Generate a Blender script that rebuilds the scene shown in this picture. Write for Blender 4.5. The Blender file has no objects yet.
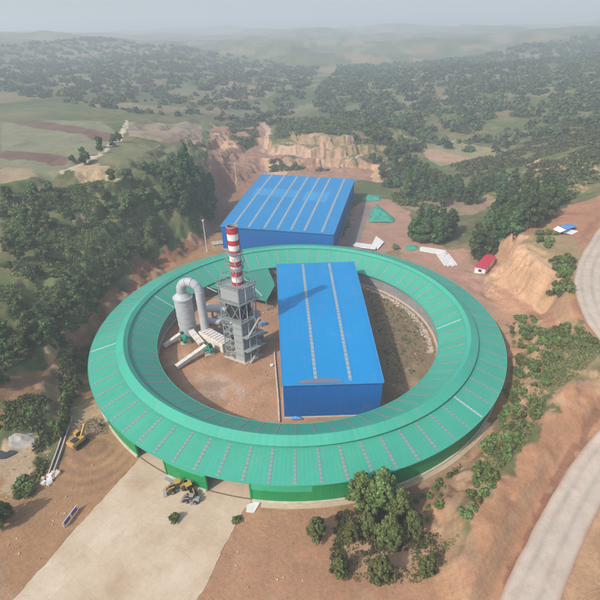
import bpy, math, random
import numpy as np
from mathutils import Matrix, Vector
random.seed(7); RNG = np.random.default_rng(7)
scene = bpy.context.scene
COL = scene.collection
PI = math.pi

# ------------------------------------------------------------------ camera model (survey of the photo, metres)
F_, PITCH, CH, CD, YAW, CX0, ROLL = 440., .568, 86., 124.9, -.012, -.54, .018
CAM = np.array([CX0, -CD, CH])
def ray(px, py):
    x = px-300; u = 322-py
    cr, sr = math.cos(ROLL), math.sin(ROLL)
    X, U = x*cr+u*sr, -x*sr+u*cr
    cp, sp = math.cos(PITCH), math.sin(PITCH)
    dx, dy, dz = X/F_, cp+U/F_*sp, -sp+U/F_*cp
    c, s = math.cos(YAW), math.sin(YAW)
    return np.array([c*dx-s*dy, s*dx+c*dy, dz])
def at(px, py, z=0.):
    d = ray(px, py)
    return CAM+d*((z-CH)/d[2])

# ------------------------------------------------------------------ noise
def _h(ix, iy, s):
    n = (ix.astype(np.int64)*374761393+iy.astype(np.int64)*668265263+s*974711) & 0xffffffff
    n = ((n ^ (n >> 13))*1274126177) & 0xffffffff
    n = ((n ^ (n >> 16))*2246822519) & 0xffffffff
    return ((n ^ (n >> 15)) & 0xffff)/65535.
def vn(x, y, s=0):
    x = np.asarray(x, float); y = np.asarray(y, float)
    ix, iy = np.floor(x), np.floor(y); fx, fy = x-ix, y-iy
    fx = fx*fx*fx*(fx*(fx*6-15)+10); fy = fy*fy*fy*(fy*(fy*6-15)+10)
    a, b, c, d = _h(ix, iy, s), _h(ix+1, iy, s), _h(ix, iy+1, s), _h(ix+1, iy+1, s)
    return (a*(1-fx)+b*fx)*(1-fy)+(c*(1-fx)+d*fx)*fy
def fbm(x, y, s=0, o=4):
    r = 0; a = .5; t = 0
    for k in range(o):
        r = r+a*(vn(x*2**k+17.3*k, y*2**k-9.1*k, s+k)-.5); t += a; a *= .5
    return r/t*2
def sstep(a, b, x):
    t = np.clip((x-a)/(b-a), 0, 1); return t*t*(3-2*t)

# ------------------------------------------------------------------ terrain heights
CP = [
 # left hill, foot to plateau
 (5,520,0),(60,500,0),(100,500,0),(0,490,.4),(40,470,.1),(62,440,.2),(70,415,.4),(85,390,.4),(98,350,.4),(105,320,.8),(125,290,.8),(155,262,.8),(185,248,.8),(210,238,.6),
 (45,430,2.2),(30,445,1.2),(10,450,1.2),(0,420,5),(30,400,6),(50,380,6.5),(70,370,4),(75,340,6),(60,350,8.5),(20,370,9),(0,350,12),(0,390,8),
 (40,320,14),(80,300,12.5),(30,300,17),(0,310,18),(110,280,8),(100,250,17),(120,240,17.5),(60,265,18.5),(150,228,16),(180,215,14),(200,212,9),(170,235,7),(140,255,7),
 (20,250,22),(60,235,23),(100,220,23),(140,205,22),(0,220,26),(30,215,28),(80,190,31),(120,180,32),(60,190,32),(0,190,35),(0,205,31),(150,170,33),(190,165,31),(200,190,20),(212,185,10),
 (0,150,36),(60,140,36),(120,140,35),(0,122,38),(100,122,38),(180,135,33),(160,150,34),(200,150,29),
 # behind the big shed
 (215,215,.6),(222,195,2),(235,170,7),(225,150,15),(215,130,24),(240,130,20),(262,122,17),(262,150,9),(270,172,2.5),(290,165,5),(300,155,10),(290,145,16),(320,140,20),(340,150,14),(350,160,8),(330,166,4),(380,165,6),
 (355,140,18),(350,133,24),(300,130,24),(330,122,28),(400,130,22),(390,150,12),(395,175,3),(370,185,1),(385,200,.4),(420,165,6),(410,190,1.5),(450,150,9),(480,160,9),(440,140,10),(500,140,14),(540,150,18),(430,125,16),(480,125,20),
 (560,130,26),(600,130,32),(600,160,28),(560,165,22),(520,180,12),(470,190,3),(500,205,2.5),(540,200,11),(580,190,18),(430,210,.6),(460,235,.3),(420,240,.1),(450,262,.1),
 # right bank and cliff
 (600,205,19),(566,229,17),(545,222,16.5),(530,236,16),(520,247,14.5),(508,255,9),(497,262,4),(485,270,.6),(525,262,11),(515,277,7),(505,294,3),(530,285,8),(545,290,8.5),(535,306,4),(552,250,17),(557,262,16.5),(556,280,13),(550,305,7),(565,300,11),(580,290,14),
 (575,250,16.5),(590,265,16),(600,300,14.5),(590,330,12.5),(575,320,11),(560,330,9),(540,335,6.5),(525,338,4.5),(512,335,2),(508,350,.8),(520,360,4),(540,360,8),(560,360,9.5),(580,350,11.5),(600,345,13),(600,370,12.5),(580,385,11.5),
 (560,390,10.5),(540,390,8.5),(520,400,6.5),(505,395,3),(495,400,1),(510,425,6),(535,425,8.5),(550,410,9.5),
 (492,428,4),(470,470,4),(458,500,4),(450,520,3.5),(484,430,.4),(461,466,.4),(447,500,.2),(438,522,.2),(420,500,0),(430,480,0),(490,450,6),(480,480,6.5),(475,515,6.5),(510,450,8),(500,480,8),(490,520,7.5),(530,440,9),(545,430,9),
 (560,440,6.5),(545,470,5.5),(520,500,5.5),(505,524,5.5),(600,408,6.2),(580,450,4.7),(560,490,3.7),(545,520,3.2),(600,465,4.8),(580,524,3.4),(600,500,4.4),(520,560,2.8),(600,560,3.5),(470,560,6),(430,560,.4),(600,600,4),(480,600,5.5),
 (0,600,0),(100,600,0),(200,600,0),(300,600,0),(400,600,0),(300,524,0),(350,520,0)]
P_ = np.array([at(*c) for c in CP])
ex = []
for a in np.linspace(0, 2*PI, 24, endpoint=False):
    for r in (30, 62): ex.append((r*math.cos(a), r*math.sin(a), 0))
for a in np.linspace(110, 255, 10): ex.append((71*math.cos(math.radians(a)), 71*math.sin(math.radians(a)), .3))
for x, y in ((-10,80),(10,75),(0,100),(0,140),(0,165),(30,80),(35,120),(40,150),(-30,80),(-25,110),(-20,150)): ex.append((x, y, 0))
for a in np.linspace(0, 2*PI, 16, endpoint=False):
    s = math.sin(a)
    ex.append((750*math.cos(a), 200+750*s, 56+14*math.sin(3*a+1) if s > -.3 else 5))
    ex.append((2600*math.cos(a), 300+2600*s, 140+22*math.sin(5*a) if s > -.3 else 20))
P_ = np.vstack([P_, np.array(ex)])
# drop control points that sit too close together
keep = []
for i, p in enumerate(P_):
    if all(np.hypot(*(p[:2]-P_[j][:2])) > 1.5 for j in keep): keep.append(i)
P_ = P_[keep]
K = np.hypot(P_[:, None, 0]-P_[None, :, 0], P_[:, None, 1]-P_[None, :, 1])
n_ = len(P_)
M_ = np.zeros((n_+1, n_+1)); M_[:n_, :n_] = -K-np.eye(n_)*.6*-1*0; M_[:n_, :n_] -= np.eye(n_)*0; M_[n_, :n_] = 1; M_[:n_, n_] = 1
M_[:n_, :n_] += np.eye(n_)*1.2
W_ = np.linalg.solve(M_, np.append(P_[:, 2], 0))
def base_h(x, y):
    out = np.empty(len(x))
    for i in range(0, len(x), 20000):
        k = np.hypot(x[i:i+20000, None]-P_[None, :, 0], y[i:i+20000, None]-P_[None, :, 1])
        out[i:i+20000] = -k@W_[:n_]+W_[n_]
    return out
# the haul road on the right
ROADS = [[(660,190,20),(618,222,17.5),(602,243,16.8),(590,265,16),(588,288,15),(595,312,14),(612,338,12.5),(640,372,10),(648,402,8),(628,428,6.6),(604,456,5.2),(584,486,4.2),(564,524,3.4),(540,575,2.8),(505,660,2)]]
def road_pts(ctrl, n=30):
    c = np.array([at(*q) for q in ctrl]); out = []
    for i in range(len(c)-1):
        p0, p1, p2, p3 = c[max(i-1, 0)], c[i], c[i+1], c[min(i+2, len(c)-1)]
        for k in range(n):
            t = k/n
            out.append(.5*((2*p1)+(-p0+p2)*t+(2*p0-5*p1+4*p2-p3)*t*t+(-p0+3*p1-3*p2+p3)*t**3))
    out.append(c[-1]); return np.array(out)
RD = road_pts(ROADS[0]); RW = 4.6
def H(x, y):
    shp = np.shape(x); x = np.ravel(np.asarray(x, float)); y = np.ravel(np.asarray(y, float))
    z = base_h(x, y)
    e = 1.5
    near = (np.abs(x) < 420) & (y < 520) & (y > -140)
    sl = np.zeros(len(x))
    if near.any():
        xn, yn = x[near], y[near]
        zx = (base_h(xn+e, yn)-z[near])/e; zy = (base_h(xn, yn+e)-z[near])/e
        sl[near] = np.hypot(zx, zy)
    dmin = np.full(len(x), 1e9); zr = np.zeros(len(x))
    m = (x > 10)&(x < 330)&(y > -160)&(y < 330)
    if m.any():
        xm, ym = x[m], y[m]; dd = np.full(len(xm), 1e9); zz = np.zeros(len(xm))
        for i in range(len(RD)):
            d = (xm-RD[i, 0])**2+(ym-RD[i, 1])**2; k = d < dd; dd[k] = d[k]; zz[k] = RD[i, 2]
        dmin[m] = np.sqrt(dd); zr[m] = zz
    nr = 1-.75*sstep(22, 9, dmin)
    r = np.hypot(x, y)
    hill = sstep(.03, .3, sl)*nr
    far = sstep(350, 1100, r)
    rid = 1-np.abs(fbm(x/7, y/7, 5, 3))*2.2
    steep = sstep(.18, .6, sl)*nr
    z = z+fbm(x/26, y/26, 1, 4)*2.6*hill+fbm(x/6, y/6, 2, 4)*.9*hill+(rid-.5)*2.4*steep+(1-np.abs(fbm(x/3.2, y/3.2, 6, 2))*2.2-.5)*.7*steep+fbm(x/3, y/3, 3, 2)*.16
    hl = sstep(-52, -66, x)*sstep(2, 5, z)*sstep(420, 250, r)
    zq = z+fbm(x/22, y/22, 13, 2)*2; fr = zq/5.2-np.floor(zq/5.2)
    z = z+.75*hl*(5.2*(sstep(.5, 1., fr)-fr))
    z = z+far*(fbm(x/420, y/420, 8, 4)*34+10*fbm(x/130, y/130, 9, 3))
    cl = sstep(74, 80, x)*sstep(118, 108, x)*sstep(-2, 8, y)*sstep(72, 60, y)
    t = np.clip((z+1.2*fbm(x/6, y/6, 15, 3)-2.5)/12.5, 0, 1)
    z = z+cl*np.where((z > 2.5)&(z < 15), 2.5+12.5*sstep(.22, .78, t)-z, 0)
    bk = sstep(182, 196, y)*sstep(-95, -80, x)*sstep(95, 80, x)*sstep(360, 300, y)*sstep(3, 6, z)
    zq = z+fbm(x/16, y/16, 16, 3)*4; fr = zq/7.5-np.floor(zq/7.5)
    z = z+.8*bk*(7.5*(sstep(.6, 1., fr)-fr))
    rb = sstep(34, 42, x)*sstep(62, 40, y)*sstep(1.2, 2.2, z)*sstep(67, 70, r)*(1-cl)*sstep(9, 19, dmin)
    zq = z+fbm(x/11, y/11, 17, 3)*2.6; fr = zq/3.4-np.floor(zq/3.4)
    z = z+.72*rb*(3.4*(sstep(.68, .97, fr)-fr))+rb*.45*(1-np.abs(fbm(x/2.6, y/2.6, 18, 3))*2.6-.5)
    hp_ = np.hypot((x-HC[0])*.8, (y-HC[1])*.8); fh = sstep(9.5, 6.5, hp_)
    z = z*(1-fh)+fh*-.05
    # right bank above the ring: steps
    flat = sstep(70.5, 67.2, r)
    z = z*(1-flat)+flat*(-.06+.10*fbm(x/9, y/9, 4, 3))
    # footprint of the far shed and the front yard
    bx = np.maximum(np.maximum(-42-x, x-42), np.maximum(62-y, y-176))
    fb = sstep(9, 0, bx)
    z = z*(1-fb)+fb*(-.05+.05*fbm(x/9, y/9, 4, 2))
    yd = np.maximum(np.maximum(-80-x, x-24), y+48)
    fy_ = sstep(5, 0, yd)*sstep(-88, -62, x+0*y)
    z = z*(1-fy_)+fy_*(-.06+.16*np.maximum(fbm(x/8, y/8, 4, 3), -.3)*np.where(yardmask(x, y), 0, 1))
    # road bench
    wr = sstep(RW+4.5, RW+.6, dmin)
    z = z*(1-wr)+wr*(zr-.25)
    return np.maximum(z, -.6).reshape(shp)
HC = at(486, 268)[:2]
YARD_PX = [(0,615),(80,524),(137,459.5),(167,476),(208,490),(252,502),(236,524),(190,615)]
def inpoly(x, y, poly):
    x = np.asarray(x); inside = np.zeros(x.shape, bool); n = len(poly)
    for i in range(n):
        x0, y0 = poly[i][0], poly[i][1]; x1, y1 = poly[(i+1) % n][0], poly[(i+1) % n][1]
        if y0 == y1: continue
        c = ((y0 > y) != (y1 > y)) & (x < (x1-x0)*(y-y0)/(y1-y0)+x0)
        inside ^= c
    return inside
YARD = [at(*p)[:2] for p in YARD_PX]
YARD = [p*63.6/np.hypot(*p) if 2 <= i <= 5 else p for i, p in enumerate(YARD)]
_y = []
for i in range(len(YARD)):
    p0, p1 = YARD[i], YARD[(i+1) % len(YARD)]
    if 2 <= i <= 4 and i != 3 or i == 3: _y.append(p0); continue
    t_ = (p1-p0)/np.hypot(*(p1-p0)); n2_ = np.array([-t_[1], t_[0]])
    for k in range(26):
        q = p0+(p1-p0)*k/26; am = 0 if k == 0 else (.2 if i in (0, 1) else .3)
        _y.append(q+n2_*am*float(fbm(np.array([q[0]/2.2]), np.array([q[1]/2.2]), 33, 3)[0])*1.6)
YARD = _y
def yardmask(x, y): return inpoly(x, y, YARD)
def ground(px, py):
    d = ray(px, py)
    t = np.concatenate([np.linspace(60, 420, 500), np.linspace(421, 1600, 500)])
    p = CAM[None]+d[None]*t[:, None]
    b = p[:, 2] < H(p[:, 0], p[:, 1])
    if not b.any(): return at(px, py, 20)
    i = int(np.argmax(b)); lo = t[max(i-1, 0)]; hi = t[i]
    q = CAM+d*(lo+hi)/2
    return np.array([q[0], q[1], float(H(np.array([q[0]]), np.array([q[1]]))[0])])
def gz(x, y): return float(H(np.array([x]), np.array([y]))[0])
def wpoly(pts): return [ground(*p)[:2] for p in pts]

# ------------------------------------------------------------------ materials
def mat(name, build):
    m = bpy.data.materials.new(name); m.use_nodes = True
    nt = m.node_tree; b = nt.nodes['Principled BSDF']
    b.inputs['Specular IOR Level'].default_value = .25
    build(nt, b); return m
def nd(nt, t, **k):
    n = nt.nodes.new(t)
    for a, v in k.items(): setattr(n, a, v)
    return n
def mathn(nt, op, a, b=None, c=None):
    n = nd(nt, 'ShaderNodeMath', operation=op)
    for i, v in enumerate((a, b, c)):
        if v is None: continue
        if isinstance(v, (int, float)): n.inputs[i].default_value = v
        else: nt.links.new(v, n.inputs[i])
    return n.outputs[0]
def noise(nt, scale, detail=4, coord='Object', vec=None, rough=.55):
    n = nd(nt, 'ShaderNodeTexNoise'); n.inputs['Scale'].default_value = scale; n.inputs['Detail'].default_value = detail; n.inputs['Roughness'].default_value = rough
    if vec is None:
        tc = nd(nt, 'ShaderNodeTexCoord'); vec = tc.outputs[coord]
    nt.links.new(vec, n.inputs['Vector']); return n.outputs['Fac']
def ramp(nt, fac, stops):
    r = nd(nt, 'ShaderNodeValToRGB'); nt.links.new(fac, r.inputs[0])
    while len(r.color_ramp.elements) < len(stops): r.color_ramp.elements.new(.5)
    for e, (p, c) in zip(r.color_ramp.elements, stops):
        e.position = p; e.color = (*c, 1) if len(c) == 3 else c
    return r.outputs[0]
def mix(nt, f, a, b, mode='MIX'):
    m = nd(nt, 'ShaderNodeMix', data_type='RGBA', blend_type=mode)
    for i, v in ((0, f), (6, a), (7, b)):
        if isinstance(v, (int, float)): m.inputs[i].default_value = v
        elif isinstance(v, tuple): m.inputs[i].default_value = (*v, 1) if len(v) == 3 else v
        else: nt.links.new(v, m.inputs[i])
    return m.outputs[2]
def bump(nt, b, h, strength=.3, dist=.1):
    n = nd(nt, 'ShaderNodeBump'); n.inputs['Strength'].default_value = strength; n.inputs['Distance'].default_value = dist
    nt.links.new(h, n.inputs['Height']); nt.links.new(n.outputs[0], b.inputs['Normal'])
def worn(name, c, rough=.6, var=.16, scale=.6, spec=.25, metal=0.):
    lo = tuple(v*(1-var) for v in c); hi = tuple(min(1, v*(1+var)) for v in c)
    def f(nt, b):
        n = noise(nt, scale, 6)
        nt.links.new(ramp(nt, n, [(.3, lo), (.7, hi)]), b.inputs['Base Color'])
        b.inputs['Roughness'].default_value = rough; b.inputs['Metallic'].default_value = metal
        b.inputs['Specular IOR Level'].default_value = spec
        bump(nt, b, n, .15, .05)
    return mat(name, f)
def ringsheet(name, c, N=380., var=.07, rough=.5):
    """profiled sheet running radially round the ring: seams, sheet to sheet tone, faint dirt"""
    def f(nt, b):
        tc = nd(nt, 'ShaderNodeTexCoord'); g = nd(nt, 'ShaderNodeTexGradient', gradient_type='RADIAL')
        nt.links.new(tc.outputs['Object'], g.inputs[0])
        a = mathn(nt, 'MULTIPLY', g.outputs['Fac'], N)
        s = mathn(nt, 'SINE', mathn(nt, 'MULTIPLY', a, 2*PI))
        wn = nd(nt, 'ShaderNodeTexWhiteNoise', noise_dimensions='1D')
        nt.links.new(mathn(nt, 'FLOOR', mathn(nt, 'MULTIPLY', g.outputs['Fac'], N/3.)), wn.inputs['W'])
        n1 = noise(nt, .07, 5); n2 = noise(nt, .8, 4)
        v = mathn(nt, 'ADD', mathn(nt, 'MULTIPLY_ADD', wn.outputs['Value'], var, 1-var), mathn(nt, 'MULTIPLY_ADD', n1, .22, -.11))
        v = mathn(nt, 'ADD', v, mathn(nt, 'MULTIPLY_ADD', n2, .14, -.07))
        v = mathn(nt, 'ADD', v, mathn(nt, 'MULTIPLY', s, .02))
        hs = nd(nt, 'ShaderNodeHueSaturation'); hs.inputs['Color'].default_value = (*c, 1); nt.links.new(v, hs.inputs['Value'])
        dirt = ramp(nt, noise(nt, .25, 6, rough=.7), [(.55, (0, 0, 0)), (.8, (.3, .3, .3))])
        nt.links.new(mix(nt, dirt, hs.outputs[0], (.34, .30, .24)), b.inputs['Base Color'])
        b.inputs['Roughness'].default_value = rough
        bump(nt, b, s, .14, .04)
    return mat(name, f)
def linesheet(name, c, axis=(1, 0), period=1., var=.06, rough=.5, zlines=False, dirt=.25):
    """profiled sheet with straight ribs; axis is the direction across the ribs"""
    def f(nt, b):
        tc = nd(nt, 'ShaderNodeTexCoord'); sx = nd(nt, 'ShaderNodeSeparateXYZ'); nt.links.new(tc.outputs['Object'], sx.inputs[0])
        if zlines: u = sx.outputs[2]
        else: u = mathn(nt, 'ADD', mathn(nt, 'MULTIPLY', sx.outputs[0], axis[0]), mathn(nt, 'MULTIPLY', sx.outputs[1], axis[1]))
        u = mathn(nt, 'DIVIDE', u, period)
        s = mathn(nt, 'SINE', mathn(nt, 'MULTIPLY', u, 2*PI))
        wn = nd(nt, 'ShaderNodeTexWhiteNoise', noise_dimensions='1D'); nt.links.new(mathn(nt, 'FLOOR', mathn(nt, 'DIVIDE', u, 3.)), wn.inputs['W'])
        v = mathn(nt, 'MULTIPLY_ADD', wn.outputs['Value'], var, 1-var/2)
        v = mathn(nt, 'ADD', v, mathn(nt, 'MULTIPLY_ADD', noise(nt, .06, 5), .2, -.1))
        v = mathn(nt, 'ADD', v, mathn(nt, 'MULTIPLY_ADD', noise(nt, .7, 4), .12, -.06))
        v = mathn(nt, 'ADD', v, mathn(nt, 'MULTIPLY', s, .018))
        hs = nd(nt, 'ShaderNodeHueSaturation'); hs.inputs['Color'].default_value = (*c, 1); nt.links.new(v, hs.inputs['Value'])
        d = ramp(nt, noise(nt, .2, 6, rough=.7), [(.55, (0, 0, 0)), (.85, (dirt, dirt, dirt))])
        nt.links.new(mix(nt, d, hs.outputs[0], (.33, .31, .28)), b.inputs['Base Color'])
        b.inputs['Roughness'].default_value = rough
        bump(nt, b, s, .14, .04)
    return mat(name, f)
def skylight_mat(name, c1, c2, radial=True):
    """fibreglass strip with the purlins showing through as bars"""
    def f(nt, b):
        tc = nd(nt, 'ShaderNodeTexCoord'); sx = nd(nt, 'ShaderNodeSeparateXYZ'); nt.links.new(tc.outputs['Object'], sx.inputs[0])
        if radial:
            r = mathn(nt, 'SQRT', mathn(nt, 'ADD', mathn(nt, 'POWER', sx.outputs[0], 2.), mathn(nt, 'POWER', sx.outputs[1], 2.)))
        else: r = sx.outputs[1]
        s = mathn(nt, 'SINE', mathn(nt, 'MULTIPLY', r, 2*PI/(.95 if radial else 1.9)))
        k = mathn(nt, 'MULTIPLY_ADD', s, .35, .5)
        k = mathn(nt, 'ADD', k, mathn(nt, 'MULTIPLY_ADD', noise(nt, .5, 4), 1., -.5))
        nt.links.new(ramp(nt, k, [(.1, c1), (.9, c2)]), b.inputs['Base Color'])
        b.inputs['Roughness'].default_value = .45
    return mat(name, f)
def veg_mat(name):
    def f(nt, b):
        a = nd(nt, 'ShaderNodeAttribute', attribute_name='Col')
        oi = nd(nt, 'ShaderNodeObjectInfo')
        hs = nd(nt, 'ShaderNodeHueSaturation')
        nt.links.new(a.outputs['Color'], hs.inputs['Color'])
        nt.links.new(mathn(nt, 'MULTIPLY_ADD', oi.outputs['Random'], .07, .46), hs.inputs['Hue'])
        nt.links.new(mathn(nt, 'MULTIPLY_ADD', oi.outputs['Random'], .6, .75), hs.inputs['Value'])
        nt.links.new(hs.outputs[0], b.inputs['Base Color'])
        b.inputs['Roughness'].default_value = .7; b.inputs['Specular IOR Level'].default_value = .15
        tr = nd(nt, 'ShaderNodeBsdfTranslucent'); nt.links.new(hs.outputs[0], tr.inputs['Color'])
        ms = nd(nt, 'ShaderNodeMixShader'); ms.inputs[0].default_value = .25
        nt.links.new(b.outputs[0], ms.inputs[1]); nt.links.new(tr.outputs[0], ms.inputs[2])
        nt.links.new(ms.outputs[0], nt.nodes['Material Output'].inputs['Surface'])
    return mat(name, f)
def terrain_mat():
    def f(nt, b):
        a = nd(nt, 'ShaderNodeAttribute', attribute_name='Col')
        tc = nd(nt, 'ShaderNodeTexCoord')
        def warp(sx_, sy_, sz_):
            mp = nd(nt, 'ShaderNodeMapping'); mp.inputs['Scale'].default_value = (sx_, sy_, sz_); nt.links.new(tc.outputs['Object'], mp.inputs[0]); return mp.outputs[0]
        n1 = noise(nt, 1.1, 8, rough=.68, vec=warp(1, 1, .14)); n2 = noise(nt, .13, 6, rough=.6); n3 = noise(nt, 4.5, 4, rough=.7, vec=warp(1, 1, .25)); n5 = noise(nt, 1., 5, rough=.7, vec=warp(.06, .06, 1.5))
        v = mathn(nt, 'ADD', mathn(nt, 'MULTIPLY_ADD', n1, .75, .62), mathn(nt, 'MULTIPLY_ADD', n2, .6, -.3))
        v = mathn(nt, 'ADD', v, mathn(nt, 'MULTIPLY_ADD', n3, .6, -.3))
        v = mathn(nt, 'ADD', v, mathn(nt, 'MULTIPLY_ADD', n5, .5, -.25))
        hs = nd(nt, 'ShaderNodeHueSaturation'); nt.links.new(a.outputs['Color'], hs.inputs['Color']); nt.links.new(v, hs.inputs['Value'])
        nt.links.new(hs.outputs[0], b.inputs['Base Color'])
        b.inputs['Roughness'].default_value = .95; b.inputs['Specular IOR Level'].default_value = .05
        bump(nt, b, mathn(nt, 'ADD', n1, mathn(nt, 'MULTIPLY', n3, .4)), .55, .5)
    return mat('earth', f)
def paved(name, c, stain, scale=.12):
    def f(nt, b):
        n1 = noise(nt, scale, 7, rough=.65); n2 = noise(nt, 1.6, 5)
        base = ramp(nt, n1, [(.32, stain), (.55, c), (.8, tuple(min(1, v*1.12) for v in c))])
        hs = nd(nt, 'ShaderNodeHueSaturation'); nt.links.new(base, hs.inputs['Color'])
        nt.links.new(mathn(nt, 'MULTIPLY_ADD', n2, .3, .85), hs.inputs['Value'])
        nt.links.new(hs.outputs[0], b.inputs['Base Color'])
        b.inputs['Roughness'].default_value = .9; b.inputs['Specular IOR Level'].default_value = .1
        bump(nt, b, n2, .3, .1)
    return mat(name, f)
def conc_mat():
    def f(nt, b):
        tc = nd(nt, 'ShaderNodeTexCoord'); mp = nd(nt, 'ShaderNodeMapping'); mp.inputs['Rotation'].default_value = (0, 0, -.95); nt.links.new(tc.outputs['Object'], mp.inputs[0])
        br = nd(nt, 'ShaderNodeTexBrick'); br.offset = 0; nt.links.new(mp.outputs[0], br.inputs['Vector'])
        br.inputs['Scale'].default_value = 1.; br.inputs['Brick Width'].default_value = 5.; br.inputs['Row Height'].default_value = 5.; br.inputs['Mortar Size'].default_value = .05
        br.inputs['Color1'].default_value = (.98, .98, .98, 1); br.inputs['Color2'].default_value = (.93, .925, .92, 1); br.inputs['Mortar'].default_value = (.87, .85, .83, 1)
        n1 = noise(nt, .08, 7, rough=.65); n2 = noise(nt, 1.3, 6, rough=.65); n3 = noise(nt, .3, 6, rough=.7)
        base = ramp(nt, n1, [(.30, (.46, .33, .22)), (.47, (.57, .45, .32)), (.7, (.63, .52, .39))])
        base = mix(nt, ramp(nt, n3, [(.50, (0, 0, 0)), (.68, (.6, .6, .6))]), base, (.48, .34, .225))
        base = mix(nt, 1., base, br.outputs['Color'], 'MULTIPLY')
        hs = nd(nt, 'ShaderNodeHueSaturation'); nt.links.new(base, hs.inputs['Color']); nt.links.new(mathn(nt, 'MULTIPLY_ADD', n2, .34, .83), hs.inputs['Value'])
        nt.links.new(hs.outputs[0], b.inputs['Base Color']); b.inputs['Roughness'].default_value = .9; b.inputs['Specular IOR Level'].default_value = .1
        bump(nt, b, n2, .2, .06)
    return mat('concrete', f)
def road_mat():
    def f(nt, b):
        a = nd(nt, 'ShaderNodeAttribute', attribute_name='Col'); n1 = noise(nt, .22, 7, rough=.6); n2 = noise(nt, 2.5, 5)
        hs = nd(nt, 'ShaderNodeHueSaturation'); nt.links.new(a.outputs['Color'], hs.inputs['Color'])
        nt.links.new(mathn(nt, 'ADD', mathn(nt, 'MULTIPLY_ADD', n1, .5, .70), mathn(nt, 'MULTIPLY_ADD', n2, .14, -.07)), hs.inputs['Value'])
        pt = ramp(nt, noise(nt, .5, 8, rough=.75), [(.5, (0, 0, 0)), (.66, (.55, .55, .55))])
        nt.links.new(mix(nt, pt, hs.outputs[0], (.40, .27, .18)), b.inputs['Base Color']); b.inputs['Roughness'].default_value = .95; b.inputs['Specular IOR Level'].default_value = .05
        bump(nt, b, noise(nt, 5, 6, rough=.7), .35, .15)
    return mat('haul_road_dirt', f)
M = dict(
 earth=terrain_mat(), leaf=veg_mat('leaf'),
 bark=worn('bark', (.16, .12, .09), .9),
 conc=conc_mat(), road=road_mat(),
 ring_roof=ringsheet('green_roof_sheet', (.055, .37, .255)), ring_cap=ringsheet('green_ridge_sheet', (.06, .40, .28), 200),
 ring_wall=ringsheet('green_wall_sheet', (.010, .27, .085), 500), ring_wall_light=ringsheet('pale_green_wall_sheet', (.035, .43, .23), 500),
 ring_in=worn('grey_inner_wall', (.30, .26, .245), .6, .2, .4), plinth=worn('plinth', (.55, .49, .40), .9),
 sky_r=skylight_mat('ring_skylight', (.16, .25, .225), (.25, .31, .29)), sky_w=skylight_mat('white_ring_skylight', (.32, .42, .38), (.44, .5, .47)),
 sky_s=skylight_mat('shed_skylight', (.19, .28, .34), (.32, .39, .43), False),
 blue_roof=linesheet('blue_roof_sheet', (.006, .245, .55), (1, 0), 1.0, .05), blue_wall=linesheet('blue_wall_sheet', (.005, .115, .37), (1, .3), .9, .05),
 blue_roof2=linesheet('blue_far_roof_sheet', (.012, .225, .50), (.985, -.17), 1.0, .05), blue_new=linesheet('new_blue_sheet', (.03, .29, .58), (.985, -.17), 1.0, .1),
 blue_trim=worn('blue_trim', (.06, .25, .50), .5), annex=linesheet('dull_green_sheet', (.055, .27, .19), (1, .2), 1., .08),
 steel=worn('galvanised_steel', (.27, .30, .295), .5, .15, 1.), clad=linesheet('grey_cladding', (.33, .35, .35), zlines=True, period=.55, var=.1, dirt=.4), dark=worn('dark_steel', (.04, .045, .05), .6),
 frp=worn('grey_duct', (.44, .45, .46), .5, .14, .5), ductw=worn('cream_duct', (.66, .62, .55), .55, .12, .6), fan=worn('green_fan_paint', (.02, .33, .22), .45),
 red=worn('red_paint', (.50, .035, .05), .5, .15, .8), white=worn('white_paint', (.75, .73, .71), .5, .08, .8),
 whites=worn('white_sheet', (.72, .70, .68), .6, .12, .8), pinkred=worn('red_sheet', (.55, .05, .10), .5), yellow=worn('machine_yellow', (.50, .31, .08), .5), tyre=worn('tyre_rubber', (.045, .042, .04), .9),
 glass=worn('cab_glass', (.03, .04, .05), .15, .1, 1, .6), net=worn('green_dust_net', (.05, .34, .24), .85, .25, .5), grey=worn('grey_metal', (.3, .29, .29), .6),
 wood=worn('old_timber', (.34, .24, .16), .9, .35, .5), rubble=worn('rubble', (.52, .42, .32), .95, .3, 1.), gravel=worn('grey_gravel', (.36, .33, .30), .95, .3, .9),
 tarpb=worn('blue_tarp', (.10, .30, .62), .6), pipe=worn('pale_pipe', (.50, .42, .36), .8), purple=worn('purple_panel', (.16, .10, .30), .6), teal=worn('grey_green_tank', (.22, .33, .31), .5), pond=worn('pond', (.05, .05, .055), .1, .2, .2, .5),
 patch=linesheet('grey_roof_patch', (.15, .18, .25), zlines=False, axis=(0, 1), period=.7, var=.3),
)

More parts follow.
